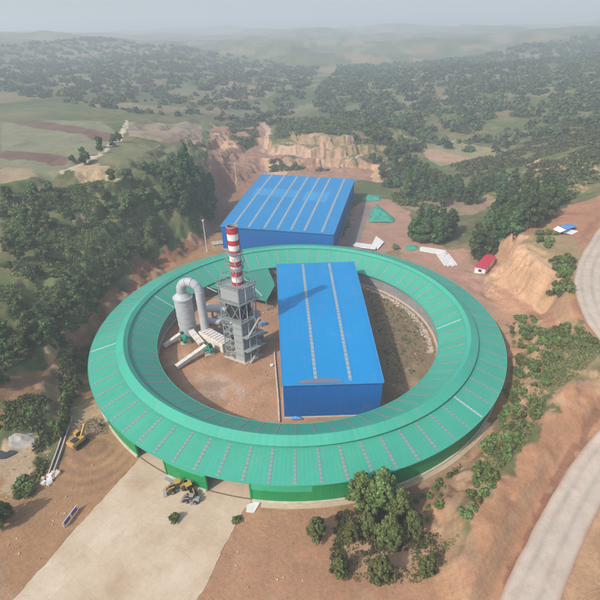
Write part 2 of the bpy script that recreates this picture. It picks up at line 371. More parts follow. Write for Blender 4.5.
# ------------------------------------------------------------------ mesh builder
class MB:
    def __init__(s): s.v = []; s.f = []; s.m = []
    def add(s, vs, fs, mi=0):
        o = len(s.v); s.v += [tuple(map(float, p)) for p in vs]; s.f += [tuple(i+o for i in f) for f in fs]; s.m += [mi]*len(fs); return s
    def hexa(s, b, t, mi=0):   # four bottom points counter-clockwise, four top
        return s.add(list(b)+list(t), [(3, 2, 1, 0), (4, 5, 6, 7), (0, 1, 5, 4), (1, 2, 6, 5), (2, 3, 7, 6), (3, 0, 4, 7)], mi)
    def box(s, c, d, rz=0., mi=0, ry=0.):
        hx, hy, hz = d[0]/2, d[1]/2, d[2]/2; R = Matrix.Rotation(rz, 3, 'Z') @ Matrix.Rotation(ry, 3, 'Y'); C = Vector(c)
        q = [(-1, -1), (1, -1), (1, 1), (-1, 1)]
        return s.hexa([C+R@Vector((a*hx, b*hy, -hz)) for a, b in q], [C+R@Vector((a*hx, b*hy, hz)) for a, b in q], mi)
    def beam(s, p, q, w, h=None, mi=0):
        h = h or w; p, q = Vector(p), Vector(q); d = (q-p).normalized(); u = Vector((0, 0, 1)) if abs(d.z) < .95 else Vector((1, 0, 0))
        a = d.cross(u).normalized(); b = a.cross(d)
        o = [a*(i*w/2)+b*(j*h/2) for i, j in ((-1, -1), (1, -1), (1, 1), (-1, 1))]
        return s.hexa([p+k for k in o], [q+k for k in o], mi)
    def tube(s, pts, r, n=16, mi=0, cap=True):
        pts = [Vector(p) for p in pts]; rr = r if isinstance(r, (list, tuple)) else [r]*len(pts); vs = []
        ref = None
        for i, p in enumerate(pts):
            d = (pts[min(i+1, len(pts)-1)]-pts[max(i-1, 0)]).normalized()
            if ref is None: ref = Vector((0, 0, 1)) if abs(d.z) < .9 else Vector((0, 1, 0))
            a = d.cross(ref).normalized(); b = a.cross(d).normalized(); ref = b
            vs += [p+(a*math.cos(2*PI*k/n)+b*math.sin(2*PI*k/n))*rr[i] for k in range(n)]
        fs = [(i*n+k, i*n+(k+1) % n, (i+1)*n+(k+1) % n, (i+1)*n+k) for i in range(len(pts)-1) for k in range(n)]
        if cap: fs += [tuple(range(n))[::-1], tuple(range((len(pts)-1)*n, len(pts)*n))]
        return s.add(vs, fs, mi)
    def prism(s, poly, z0, z1, mi=0):
        n = len(poly); zb = z0 if isinstance(z0, (list, tuple)) else [z0]*n; zt = z1 if isinstance(z1, (list, tuple)) else [z1]*n
        vs = [(p[0], p[1], zb[i]) for i, p in enumerate(poly)]+[(p[0], p[1], zt[i]) for i, p in enumerate(poly)]
        return s.add(vs, [tuple(range(n))[::-1], tuple(range(n, 2*n))]+[(i, (i+1) % n, n+(i+1) % n, n+i) for i in range(n)], mi)
    def prof(s, prof, a0, a1, n, mi=0):   # closed (r,z) profile swept round the ring from a0 to a1 degrees
        k = len(prof); vs = []; full = abs(a1-a0) >= 359.9
        st = n if full else n+1
        for i in range(st):
            a = math.radians(a0+(a1-a0)*i/n)
            vs += [(r*math.cos(a), r*math.sin(a), z) for r, z in prof]
        fs = []
        for i in range(n):
            j = (i+1) % st
            fs += [(i*k+q, j*k+q, j*k+(q+1) % k, i*k+(q+1) % k) for q in range(k)]
        if not full: fs += [tuple(range(k)), tuple(range((st-1)*k, st*k))[::-1]]
        return s.add(vs, fs, mi)
    def build(s, name, m, parent=None, smooth=False, bevel=0.):
        me = bpy.data.meshes.new(name)
        o0 = Vector(parent.location) if parent is not None and parent.parent is None else (Vector(parent['_o']) if parent is not None and '_o' in parent else Vector((0, 0, 0)))
        me.from_pydata([tuple(Vector(p)-o0) for p in s.v], [], s.f)
        for k in (m if isinstance(m, (list, tuple)) else [m]): me.materials.append(k)
        me.polygons.foreach_set('material_index', s.m)
        import bmesh
        b = bmesh.new(); b.from_mesh(me); bmesh.ops.recalc_face_normals(b, faces=b.faces); b.to_mesh(me); b.free()
        if smooth: me.polygons.foreach_set('use_smooth', [True]*len(me.polygons)); me.set_sharp_from_angle(angle=math.radians(40))
        ob = bpy.data.objects.new(name, me); COL.objects.link(ob)
        if parent is not None: ob.parent = parent; ob['_o'] = tuple(o0)
        if bevel:
            bm_ = ob.modifiers.new('edge', 'BEVEL'); bm_.width = bevel; bm_.segments = 2; bm_.limit_method = 'ANGLE'
        return ob
def tag(o, label, cat, group=None, kind=None):
    o['label'] = label; o['category'] = cat
    if group: o['group'] = group
    if kind: o['kind'] = kind
    return o
def thing(name, label, cat, loc, group=None):
    o = bpy.data.objects.new(name, None); COL.objects.link(o); o.location = loc; o.empty_display_size = .5
    return tag(o, label, cat, group)
def struct(o): o['kind'] = 'structure'; return o
def copy_tree(o, parent=None):
    c = o.copy(); COL.objects.link(c)
    if parent is not None: c.parent = parent
    for ch in list(o.children): copy_tree(ch, c)
    return c

# ------------------------------------------------------------------ terrain mesh
def axis(lo, hi, step, lo2, hi2, g=1.07):
    a = list(np.arange(lo, hi+.01, step)); s = step
    while a[-1] < hi2: s *= g; a.append(a[-1]+s)
    s = step; b = [lo]
    while b[-1] > lo2: s *= g; b.append(b[-1]-s)
    return np.array(b[:0:-1]+a)
XS = axis(-180, 190, .72, -3000, 3000); YS = axis(-104, 300, .72, -420, 3300)
GX, GY = np.meshgrid(XS, YS); gx, gy = GX.ravel(), GY.ravel()
gzv = H(gx, gy)
nx, ny = len(XS), len(YS)
print('terrain', nx, ny)
# ---- ground cover: which soil or plant cover lies where (world regions)
C_ = lambda *c: np.array(c)
DIRT, RED, PALE, TAN, GREEN, DRY, FIELD, PLOUGH = C_(.385, .222, .118), C_(.28, .14, .08), C_(.58, .36, .215), C_(.44, .32, .20), C_(.085, .105, .042), C_(.23, .18, .095), C_(.22, .215, .13), C_(.17, .105, .08)
wx, wy = gx+fbm(gx/6, gy/6, 20, 3)*4.5, gy+fbm(gx/6, gy/6, 30, 3)*4.5
wfx, wfy = gx+fbm(gx/3, gy/3, 40, 2)*1.2, gy+fbm(gx/3, gy/3, 50, 2)*1.2
Z2 = gzv.reshape(ny, nx)
sy_, sx_ = np.gradient(Z2, YS, XS); SL = np.hypot(sx_, sy_).ravel()
n_lo = fbm(gx/18, gy/18, 60, 4); n_hi = fbm(gx/4, gy/4, 70, 3); n_far = fbm(gx/150, gy/150, 75, 4)
rr = np.hypot(gx, gy)
k = sstep(-.35, .25, n_lo+.5*n_hi)[:, None]
col = (GREEN*1.25)*k+(DRY*.5+GREEN*.6)*(1-k)
kf = sstep(.1, .45, n_far)[:, None]*sstep(350, 700, rr)[:, None]
col = col*(1-kf)+(FIELD*.9)*kf
pu, pv = gx*.83+gy*.56+fbm(gx/90, gy/90, 97, 3)*60, -gx*.56+gy*.83+fbm(gx/90, gy/90, 98, 3)*60
pa = _h(np.floor(pu/75).astype(int)+np.floor(pv/34).astype(int)*7, np.floor(pv/34).astype(int), 5)
PAL = np.array([GREEN*1.3, GREEN*1.1, FIELD, DRY, GREEN*1.5, FIELD*.8, TAN*.7, GREEN])
pc = PAL[np.minimum((pa*8).astype(int), 7)]; m = sstep(330, 430, rr)[:, None]*.75
col = col*(1-m)+pc*m
m = (sstep(14, 24, gx)*sstep(80, 60, gy)+sstep(-52, -62, gy)*sstep(-78, -70, gx)).clip(0, 1)[:, None]
col = col*(1-m)+(C_(.38, .235, .14)*(1+.3*n_lo[:, None]))*m
def paint(pts, c, fine=False, a=1., soft=None):
    global col
    p = wpoly(pts)
    m = inpoly(wfx if fine else wx, wfy if fine else wy, p).astype(float)*a
    if soft is not None: m = m*sstep(soft[0], soft[1], n_lo+.6*n_hi)
    col = col*(1-m[:, None])+c*m[:, None]
# site ground
site = sstep(78, 71, rr+3*n_lo)*((gx < 40) | (rr < 67))
dirtc = DIRT*(1+.25*n_lo[:, None]+.15*n_hi[:, None])
col = col*(1-site[:, None])+dirtc*site[:, None]
paint([(0,524),(0,470),(30,480),(60,470),(48,440),(66,410),(88,380),(100,300),(140,262),(180,245),(215,232),(240,235),(240,260),(100,400),(150,470),(110,500),(80,530),(20,610),(0,605)], DIRT*.95)
paint([(85,395),(92,330),(110,290),(150,255),(195,235),(212,240),(190,255),(150,275),(115,320),(105,350),(110,400)], RED*.85)
paint([(70,330),(95,310),(95,350),(86,395),(72,420),(58,420)], RED*.9, a=.8)
paint([(0,395),(40,365),(52,400),(25,420),(0,425)], RED, a=.75)
paint([(60,345),(85,325),(80,370),(60,400)], RED*1.05, a=.6)
paint([(52,345),(66,343),(63,372),(56,400),(45,408),(40,395),(50,370)], PALE*.75, a=.8, soft=(-.5, .1))
paint([(0,440),(36,436),(38,450),(32,490),(15,495),(0,475)], TAN)
paint([(10,437),(34,434),(36,444),(15,448)], C_(.36, .33, .30), True)
paint([(75,190),(100,188),(102,225),(78,228)], TAN*1.05, a=.75, soft=(-.3, .2))
paint([(22,292),(60,262),(110,235),(150,222),(145,238),(95,262),(42,302)], C_(.17, .19, .08))
paint([(130,235),(200,208),(200,216),(150,235)], C_(.14, .14, .06), a=.7)
# plateau fields
paint([(0,121),(101,121),(121,137),(106,155),(62,173),(0,184)], FIELD, True)
paint([(2,121),(40,121),(120,136.5),(116,143),(88,136),(40,129)], PLOUGH, True)
paint([(0,153),(6,150.5),(63,155.5),(69,164),(55,166),(0,158)], PLOUGH, True)
paint([(0,167),(30,168),(36,178),(0,184)], TAN*.85, True, .8)
paint([(112,142),(178,148),(168,166),(130,175),(96,165)], C_(.19, .19, .10), True, .9)
paint([(74,168),(90,164),(125,178),(102,189),(78,182)], C_(.52, .37, .22), a=.9)
paint([(124,123),(202,124),(202,146),(170,143),(130,136)], C_(.34, .26, .18), True, .85)
paint([(160,140),(200,128),(204,133),(172,147)], PLOUGH*1.2, True, .6)
paint([(127,120),(129,126),(122,141),(106,153.5),(82,165.5),(62,174),(58,172.5),(80,163.5),(103,151.5),(117,140),(123,127)], C_(.55, .45, .33), True)
# dirt cutting behind the far shed
paint([(205,150),(212,126),(262,121),(272,150),(292,160),(360,163),(385,160),(380,182),(350,180),(265,180),(228,215),(212,243),(192,240),(214,200)], C_(.33, .19, .125))
paint([(213,132),(226,134),(237,151),(222,152)], PALE*.95, a=.9)
paint([(262,158),(285,165),(288,177),(264,174)], PALE, a=.9)
paint([(278,142),(300,138),(362,137),(366,150),(350,158),(320,160),(296,152)], C_(.44, .29, .195), a=.9, soft=(-.25, .2))
paint([(370,163),(379,168),(384,182),(373,182)], PALE, a=.85)
paint([(258,120),(264,120),(271,130),(268,144),(264,153),(260,150),(264,142),(266,131)], C_(.46, .33, .23), True)
paint([(266,152),(300,152.5),(330,163.5),(355,158),(361,153),(364,155),(357,161),(330,167.5),(300,157),(268,155)], C_(.47, .34, .24), True)
paint([(215,180),(235,165),(262,175),(230,200)], RED, a=.5)
# working yard right of the far shed
paint([(338,250),(357,204),(372,196),(402,204),(420,230),(470,258),(505,262),(488,290),(500,320),(470,300),(400,252)], C_(.40, .235, .165))
paint([(343,246),(362,205),(372,205),(364,228),(358,246)], C_(.26, .21, .19), True, .9)
paint([(424,142),(455,139),(508,150),(492,160),(440,166),(424,156)], C_(.27, .24, .13), True)
paint([(420,147),(440,150),(472,158),(466,164),(428,159)], C_(.42, .27, .18), True, .85)
paint([(395,205),(430,195),(490,195),(500,205),(470,215),(430,215)], C_(.36, .24, .16), a=.7)
paint([(530,158),(545,163),(545,170),(528,172)], PALE*.8, a=.8)
# right bank
paint([(500,262),(545,216),(560,208),(605,192),(640,180),(640,300),(600,345),(560,335),(520,330),(500,300)], DIRT*1.0)
paint([(560,210),(605,193),(605,235),(585,250),(566,243),(550,232)], C_(.40, .20, .12), a=.9)
paint([(540,240),(575,235),(590,255),(575,275),(556,262)], C_(.33, .26, .14), a=.7)
paint([(522,236),(537,250),(546,262),(555,255),(553,298),(541,314),(505,312),(486,292),(484,268),(505,255)], PALE)
paint([(487,282),(510,290),(536,308),(525,322),(498,318)], C_(.46, .25, .15), a=.8)
paint([(522,235),(536,232),(556,236),(556,254),(540,258),(528,252)], C_(.30, .23, .12), a=.85)
paint([(541,315),(575,300),(592,326),(565,332),(538,334)], C_(.40, .20, .12))
paint([(512,328),(560,329),(605,342),(600,362),(570,385),(555,402),(528,446),(492,492),(472,524),(455,570),(436,570),(452,520),(474,472),(492,430),(512,400),(514,360)], C_(.16, .15, .065))
paint([(530,375),(545,380),(530,400),(520,425),(500,440),(492,435),(505,410)], C_(.30, .21, .14), a=.8, soft=(-.5, .1))
paint([(520,335),(560,335),(580,345),(560,350),(530,348)], C_(.33, .24, .13), a=.7, soft=(-.3, .2))
paint([(512,345),(522,345),(518,365),(505,398),(494,402),(506,372)], DIRT*1.05)
paint([(560,360),(600,352),(600,375),(575,385),(545,395),(535,385)], C_(.36, .25, .15), a=.6, soft=(-.4, .2))
paint([(495,423),(488,440),(466,474),(452,508),(440,545),(432,545),(447,505),(462,465),(482,430)], PALE*.85, True)
paint([(605,372),(575,386),(552,402),(535,432),(500,480),(480,524),(455,600),(520,600),(543,524),(572,470),(606,400)], C_(.42, .225, .125))
paint([(560,395),(550,402),(530,432),(520,450),(533,452),(552,425),(566,405)], PALE*.8, a=.9, soft=(-.4, .1))
paint([(590,470),(606,455),(606,610),(560,610)], C_(.46, .28, .16))
paint([(400,482),(467,447),(480,432),(460,466),(446,500),(436,545),(380,560),(330,560),(300,505)], C_(.27, .17, .10), a=.8, soft=(-.6, .1))
paint([(180,605),(330,605),(480,605),(455,545),(440,520),(330,510),(236,524)], C_(.40, .22, .13), a=.9, soft=(-.6, -.2))
paint([(236,524),(252,503),(300,503),(350,500),(340,530),(330,610),(180,610)], C_(.40, .22, .13), a=.85)
# outside the yard sheet the soil takes over; a little of it is drifted pale dust
paint([(606,392),(600,398),(574,440),(548,486),(530,524),(500,590),(507,592),(542,524),(558,488),(582,446),(606,408)], C_(.27, .125, .08), True, .8)
# inside the ring
m = ((gx > 24)&(rr < 46)).astype(float)*sstep(-.5, .2, n_lo+.3)
col = col*(1-m[:, None]*.8)+C_(.20, .155, .095)*m[:, None]*.8
m = ((gx < -3)&(rr < 45.5)).astype(float)
col = col*(1-m[:, None]*.8)+(C_(.44, .245, .145)*(1+.3*n_lo[:, None]))*m[:, None]*.8
m = sstep(9, 3, np.hypot(gx+24, gy+26)+6*n_hi)*.5
col = col*(1-m[:, None])+C_(.55, .45, .36)*m[:, None]
# drifted pale dust and darker damp soil
dm = (sstep(.05, .55, fbm(gx/11, gy/11, 120, 5))*sstep(90, 70, rr)*((gx < 40)|(rr < 46)))[:, None]*.55
col = col*(1-dm)+C_(.52, .385, .25)*dm
dm = (sstep(.1, .5, fbm(gx/8, gy/8, 130, 5))*sstep(90, 70, rr)*((gx < 40)|(rr < 46)))[:, None]*.5
col = col*(1-dm)+C_(.24, .14, .085)*dm
# steep earth loses its plants
st = sstep(.75, 1.1, SL+.25*n_hi)*sstep(600, 400, rr)*(gx > -40)*np.where(gy > 180, .55, 1)
col = col*(1-.7*st[:, None])+PALE*.8*.7*st[:, None]
# erosion streaks of the soil itself and wheel tracks of the machines
tr = np.sin((np.hypot(gx+52, gy+47)+1.5*n_lo)*2.2)*sstep(17, 6, np.hypot(gx+50, gy+50))*(rr > 65.5)
col = np.clip(col*(1+.13*tr[:, None]), .01, 1)
me = bpy.data.meshes.new('ground')
idx = np.arange(nx*ny).reshape(ny, nx)
quads = np.stack([idx[:-1, :-1], idx[:-1, 1:], idx[1:, 1:], idx[1:, :-1]], -1).reshape(-1, 4)
def np_mesh(name, V, Q, colors=None, m=None, smooth=True):
    me = bpy.data.meshes.new(name); k = Q.shape[1]
    me.vertices.add(len(V)); me.vertices.foreach_set('co', V.astype(np.float32).ravel())
    me.loops.add(Q.size); me.loops.foreach_set('vertex_index', Q.astype(np.int32).ravel())
    me.polygons.add(len(Q)); me.polygons.foreach_set('loop_start', np.arange(0, Q.size, k, dtype=np.int32)); me.polygons.foreach_set('loop_total', np.full(len(Q), k, np.int32))
    me.polygons.foreach_set('use_smooth', np.full(len(Q), smooth))
    me.update(calc_edges=True)
    if colors is not None:
        a = me.color_attributes.new('Col', 'FLOAT_COLOR', 'POINT')
        a.data.foreach_set('color', np.hstack([colors, np.ones((len(V), 1))]).astype(np.float32).ravel())
    if m: me.materials.append(m)
    me.validate(); return me
g = bpy.data.objects.new('ground', np_mesh('ground', np.stack([gx, gy, gzv], 1), quads, col, M['earth'])); COL.objects.link(g); struct(g)
def hz_grid(x, y): return gz(x, y)

# sheets: yard, floor of the ring, haul road
struct(MB().prism(YARD, -.3, .03).build('concrete_yard', M['conc']))
fl = MB(); fl.prof([(47.2, -.3), (64.0, -.3), (64.0, .045), (47.2, .045)], 0, 360, 120); struct(fl.build('concrete_floor', M['conc']))
rv, rq, rcol = [], [], []
for i in range(len(RD)):
    t = RD[min(i+1, len(RD)-1)]-RD[max(i-1, 0)]; t = t[:2]/np.hypot(*t[:2]); nrm = np.array([-t[1], t[0]])
    for j in range(25):
        u = -1+j/12; w = (RW-.55)*(1+.07*fbm(np.array([i*.06]), np.array([3.*(u > 0)]), 90, 3)[0])
        rcol.append(C_(.53, .45, .37)*(1-.17*math.exp(-((abs(u+.08)-.36)/.13)**2)*(.5+1.0*float(vn(np.array([i*.22]), np.array([u*3]), 91)[0])))*(1-.3*sstep(.86, 1., abs(u)))*C_(1, 1-.14*sstep(.75, 1, abs(u)), 1-.2*sstep(.75, 1, abs(u))))
        rv.append([*(RD[i, :2]+nrm*u*w), RD[i, 2]-.06*u*u-.04*(abs(abs(u)-.45) < .1)])
rv = np.array(rv); ii = np.arange(len(RD)*25).reshape(-1, 25)
rq = np.stack([ii[:-1, :-1], ii[:-1, 1:], ii[1:, 1:], ii[1:, :-1]], -1).reshape(-1, 4)
ro = bpy.data.objects.new('haul_road', np_mesh('haul_road', rv, rq, np.array(rcol), M['road'])); COL.objects.link(ro); struct(ro)

# ------------------------------------------------------------------ ring building
ring = thing('ring_building', 'huge ring-shaped factory hall under a turquoise green sheet roof, enclosing a dirt court', 'factory hall', (0, 0, 0))
b = MB()
G1, G2 = (231.2, 240.6), (250.3, 260.)
def wallseg(mb, a0, a1, z0, z1, r=64.3, t=.25): mb.prof([(r-t, z0), (r, z0), (r, z1), (r-t, z1)], a0, a1, max(2, int(abs(a1-a0)/2)))
ow = MB(); wallseg(ow, -100, 225, .35, 6.95); ow.build('outer_wall', M['ring_wall'], ring)
for a0, a1 in ((225.01, G1[0]), (G1[1], G2[0])):
    ow = MB(); wallseg(ow, a0, a1, .35, 4.6); ow.build('outer_wall', M['ring_wall'], ring)
    lb = MB(); wallseg(lb, a0, a1, 4.6, 6.95, 64.33, .25); lb.build('light_wall_band', M['ring_wall_light'], ring)
lb = MB(); wallseg(lb, 260.05, 272, 3.7, 6.9, 64.36, .04); lb.build('light_wall_band', M['ring_wall_light'], ring)
for a0, a1 in (G1, G2):
    lt = MB(); wallseg(lt, a0, a1, 6.0, 6.95, 64.25, .2); lt.build('door_lintel', M['sky_r'], ring)
for a0, a1 in (G1, G2):
    for a in (a0+.15, a1-.15):
        MB().box((64.2*math.cos(math.radians(a)), 64.2*math.sin(math.radians(a)), 3.0), (.5, .35, 6.0), math.radians(a)).build('door_post', M['ring_wall'], ring)
pl = MB(); 
for a0, a1 in ((G2[1]-360, G1[0]), (G1[1], G2[0])): pl.prof([(64.0, -.2), (64.75, -.2), (64.7, .36), (64.0, .36)], a0, a1, 120)
pl.build('plinth', M['plinth'], ring)
ap = MB(); ap.prof([(64.8, -.3), (65.9, -.3), (65.9, .09), (64.8, .09)], 262, 320, 50); struct(ap.build('concrete_apron', M['conc']))
b = MB(); b.prof([(46.9, .3), (47.05, .3), (47.05, 5.55), (46.9, 5.55)], 0, 360, 160); b.build('inner_wall', M['ring_in'], ring)
b = MB()
for z in (.9, 1.9, 2.9, 3.9, 4.8): b.prof([(46.72, z), (46.88, z), (46.88, z+.16), (46.72, z+.16)], 0, 360, 160)
b.build('wall_rail', M['steel'], ring)
b = MB(); b.prof([(46.4, -.3), (47.3, -.3), (47.3, .28), (46.4, .28)], 0, 360, 160); b.build('inner_plinth', M['plinth'], ring)
EZ = 7.1
oz = lambda r: 9.25+(EZ-9.25)*(r-55.5)/(65.15-55.5)
iz = lambda r: 9.9+(5.45-9.9)*(53.9-r)/(53.9-46.0)
b = MB(); b.prof([(55.5, oz(55.5)-.12), (65.15, EZ-.12), (65.15, EZ), (55.5, oz(55.5))], 0, 360, 288); b.build('outer_roof', M['ring_roof'], ring, True)
b = MB(); b.prof([(46.0, 5.45-.12), (54.2, iz(54.2)-.12), (54.2, iz(54.2)), (46.0, 5.45)], 0, 360, 288); b.build('inner_roof', M['ring_roof'], ring, True)
b = MB(); b.prof([(53.55, 10.0), (54.7, 10.70), (57.0, 9.62), (57.0, 9.75), (54.7, 10.85), (53.55, 10.15)], 0, 360, 288); b.build('ridge_cap', M['ring_cap'], ring, True)
b = MB(); b.prof([(56.3, 9.0), (56.5, 9.0), (56.5, 9.72), (56.3, 9.8)], 0, 360, 200); b.prof([(53.9, 9.6), (54.0, 9.6), (54.0, 10.15), (53.9, 10.15)], 0, 360, 200); b.build('ridge_upstand', M['dark'], ring)
b = MB(); b.prof([(65.12, EZ-.28), (65.34, EZ-.28), (65.34, EZ+.02), (65.12, EZ+.02)], 0, 360, 200); b.build('gutter', M['ring_cap'], ring)
b = MB(); b.prof([(45.8, 5.2), (45.98, 5.2), (45.98, 5.5), (45.8, 5.5)], 0, 360, 200); b.build('gutter', M['ring_cap'], ring)
def strip(a, inner, wdeg):
    f = iz if inner else oz; r0, r1 = (46.15, 53.3) if inner else (57.1, 64.95)
    m_ = MB(); z0, z1 = f(r0), f(r1); m_.prof([(r0, z0+.015), (r1, z1+.015), (r1, z1+.05), (r0, z0+.05)], a-wdeg/2, a+wdeg/2, 2); return m_
rest = MB()
NS = 72
for k in range(NS):
    a = (k+.5)*360/NS+1.2
    wa = strip(a, False, .62*(.85+.3*random.random()))
    if 25 < a % 360 < 150: rest.add(wa.v, wa.f)
    else:
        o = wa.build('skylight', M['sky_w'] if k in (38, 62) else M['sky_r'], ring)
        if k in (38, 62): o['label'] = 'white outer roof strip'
    wi = strip(a, True, .7*(.8+.35*random.random()))
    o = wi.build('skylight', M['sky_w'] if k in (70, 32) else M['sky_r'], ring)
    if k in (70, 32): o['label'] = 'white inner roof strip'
o = rest.build('skylights', M['sky_r'], ring); o['kind'] = 'stuff'
# columns inside the gates and the door leaf of the first gate
for a in range(228, 268, 5):
    for r in (48.5, 56, 63.2):
        pass
b = MB()
for a in np.arange(222, 270, 6.0):
    if any(g0-.5 < a < g1+.5 for g0, g1 in (G1, G2)): continue
    ca, sa = math.cos(math.radians(a)), math.sin(math.radians(a)); MB().beam((56*ca, 56*sa, 0), (56*ca, 56*sa, 9.0), .3).build('column', M['grey'], ring)
for a0, a1 in (G1, G2):
    b = MB(); b.prof([(64.02, .03), (64.28, .03), (64.28, .075), (64.02, .075)], a0+.1, a1-.1, 8); b.build('door_track', M['bark'], ring)
# lean-to roof over part of the court
an = [at(*p, 5.)[:2] for p in ((207, 286), (232, 274.5), (268, 268.5), (275, 284), (266, 299))]
lt_ = thing('lean_to_roof', 'dull dark green lean-to roof on posts behind the chimney tower', 'shed', (float(an[3][0]), float(an[3][1]), 0))
cz = [4.7, 5.15, 5.15, 4.6, 4.0]
MB().prism(an, [z-.12 for z in cz], cz).build('roof', M['annex'], lt_)
for i in (3, 4, 0): MB().beam((*an[i], 0), (*an[i], cz[i]-.13), .3).build('post', M['steel'], lt_)
for p, q in (((243, 277), (262, 296)), ((206, 287), (217, 292))):
    P, Q = at(*p, 4.9), at(*q, 4.4)
    MB().beam((P[0], P[1], 5.02), (Q[0], Q[1], 4.45), .6, .06).build('roof_strip', M['sky_w'], lt_)

# ------------------------------------------------------------------ blue sheds
def shed(root, q, z, strips, mroof, mwall, over=.35, ridge=.5, trimw=.35):
    """q: four roof corners fl, fr, br, bl (xy)"""
    q = [np.array(p[:2]) for p in q]; c = sum(q)/4
    wq = [p+(c-p)/np.linalg.norm(c-p)*over*1.4 for p in q]
    w = MB()
    for i in range(4):
        p0, p1 = wq[i], wq[(i+1) % 4]; t = (p1-p0)/np.linalg.norm(p1-p0); nn = np.array([-t[1], t[0]])*.25
        sh = 0 if i % 2 == 0 else .26
        a_, b_ = p0+t*sh, p1-t*sh
        w.prism([a_, b_, b_+nn, a_+nn], .3, z-.16)
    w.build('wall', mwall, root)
    pl = MB(); pl.prism([p+(p-c)/np.linalg.norm(p-c)*.2 for p in wq], -.3, .29); pl.build('plinth', M['plinth'], root)
    ml, mr = (q[0]+q[3])/2, (q[1]+q[2])/2
    def rp(u, v, dz=0):
        p = (q[0]*(1-u)+q[1]*u)*(1-v)+(q[3]*(1-u)+q[2]*u)*v
        return (p[0], p[1], z+ridge*(1-abs(2*v-1))+dz)
    def sheet(u0, u1, v0, v1, d0, d1, name, m, n=1):
        s_ = MB(); vs = sorted({v0, v1, *([.5] if v0 < .5 < v1 else [])})
        for a_, b_ in zip(vs[:-1], vs[1:]):
            s_.hexa([rp(u0, a_, d0), rp(u1, a_, d0), rp(u1, b_, d0), rp(u0, b_, d0)], [rp(u0, a_, d1), rp(u1, a_, d1), rp(u1, b_, d1), rp(u0, b_, d1)])
        return s_.build(name, m, root)
    sheet(0, 1, 0, 1, -.14, 0, 'roof', mroof)
    for u, wd in strips: sheet(u-wd/2, u+wd/2, .012, .988, .012, .05, 'skylight', M['sky_s'])
    t = MB(); t.beam(rp(0, 0, -.2), rp(1, 0, -.2), .16, .3); t.build('gutter', M['blue_trim'], root)
    t = MB(); t.beam(rp(0, 0, .03), rp(0, .5, .03), .22, .1); t.beam(rp(0, .5, .03), rp(0, 1, .03), .22, .1); t.build('edge_trim', M['blue_trim'], root)
    t = MB(); t.beam(rp(1, 0, .03), rp(1, .5, .03), .22, .1); t.beam(rp(1, .5, .03), rp(1, 1, .03), .22, .1); t.build('edge_trim', M['blue_trim'], root)
    return rp, sheet
qa = [at(282, 385, 12), at(384, 382, 12), at(354, 261.5, 12), at(276.5, 264, 12)]
sa = thing('blue_shed', 'bright blue flat-roofed shed standing inside the green ring', 'shed', (*((qa[0]+qa[1])/2)[:2], 0))
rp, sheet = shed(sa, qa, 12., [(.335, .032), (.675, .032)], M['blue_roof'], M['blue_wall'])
pp = MB(); poly = [(.15, .004), (.60, .004), (.585, .02), (.50, .028), (.40, .030), (.25, .026), (.18, .018)]
pv = [rp(u, v, .055) for u, v in poly]; pv2 = [rp(u, v, .09) for u, v in poly]
pp.add(pv+pv2, [tuple(range(7))[::-1], tuple(range(7, 14))]+[(i, (i+1) % 7, 7+(i+1) % 7, 7+i) for i in range(7)])
o = pp.build('roof_patch', M['patch'], sa); o['label'] = 'grey patched sheets at the front eave'
qb = [at(334, 234, 12), at(355, 179, 12), at(262, 174, 12), at(220, 226, 12)]
qb = [at(220, 226, 12), at(334, 234, 12), at(355, 179, 12), at(262, 174, 12)]
sb = thing('blue_shed', 'wider blue shed with six pale roof strips behind the ring hall', 'shed', (*((qb[0]+qb[1])/2)[:2], 0))
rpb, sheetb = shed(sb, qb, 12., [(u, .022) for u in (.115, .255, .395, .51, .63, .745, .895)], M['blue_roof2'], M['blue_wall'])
for u0, u1, v0, v1 in ((.075, .50, .50, .66), (.585, .82, .46, .64)):
    us = [u0]+[u for u in (.115, .255, .395, .51, .63, .745, .895) if u0 < u < u1]+[u1]
    for k in range(len(us)-1):
        o = sheetb(us[k]+(.013 if k else 0), us[k+1]-(.013 if k < len(us)-2 else 0), v0+.012*(k % 2), v1+.01*((k+1) % 2), .011, .03, 'roof_patch', M['blue_new']); o['label'] = 'lighter blue replaced roof sheets'

# ------------------------------------------------------------------ chimney tower
TX, TY = -16.9, -13.6
A_ = np.array([TX, TY]); eL = np.array([-6.1, 3.6]); eR = np.array([4.4, 4.1])
def tp(u, v, z): p = A_+eL*u+eR*v; return (float(p[0]), float(p[1]), z)
tw = thing('tower', 'grey steel tower, open frame and cladding, carrying the striped chimney', 'tower', tp(.5, .5, 0))
for u, v in ((0, 0), (1, 0), (1, 1), (0, 1)): MB().beam(tp(u, v, 0), tp(u, v, 27.2), .34).build('leg', M['steel'], tw)
def hull(mb, u0, u1, v0, v1, z0, z1): mb.hexa([tp(u0, v0, z0), tp(u0, v1, z0), tp(u1, v1, z0), tp(u1, v0, z0)], [tp(u0, v0, z1), tp(u0, v1, z1), tp(u1, v1, z1), tp(u1, v0, z1)])
b = MB(); hull(b, .04, .96, .04, .96, 21.5, 25.8); b.build('upper_casing', M['clad'], tw)
b = MB(); hull(b, .05, .52, .05, .93, .2, 15.0); b.build('lower_casing', M['clad'], tw)
b = MB(); hull(b, .14, .86, .14, .86, 15.3, 21.2); b.build('void_shade_block', M['dark'], tw)  # solid block coloured dark for the shade inside the open frame
for z, e in ((26.0, .06), (21.2, .14), (15.0, .14)):
    b = MB(); hull(b, -e, 1+e, -e, 1+e, z, z+.22); b.build('deck', M['steel'], tw)
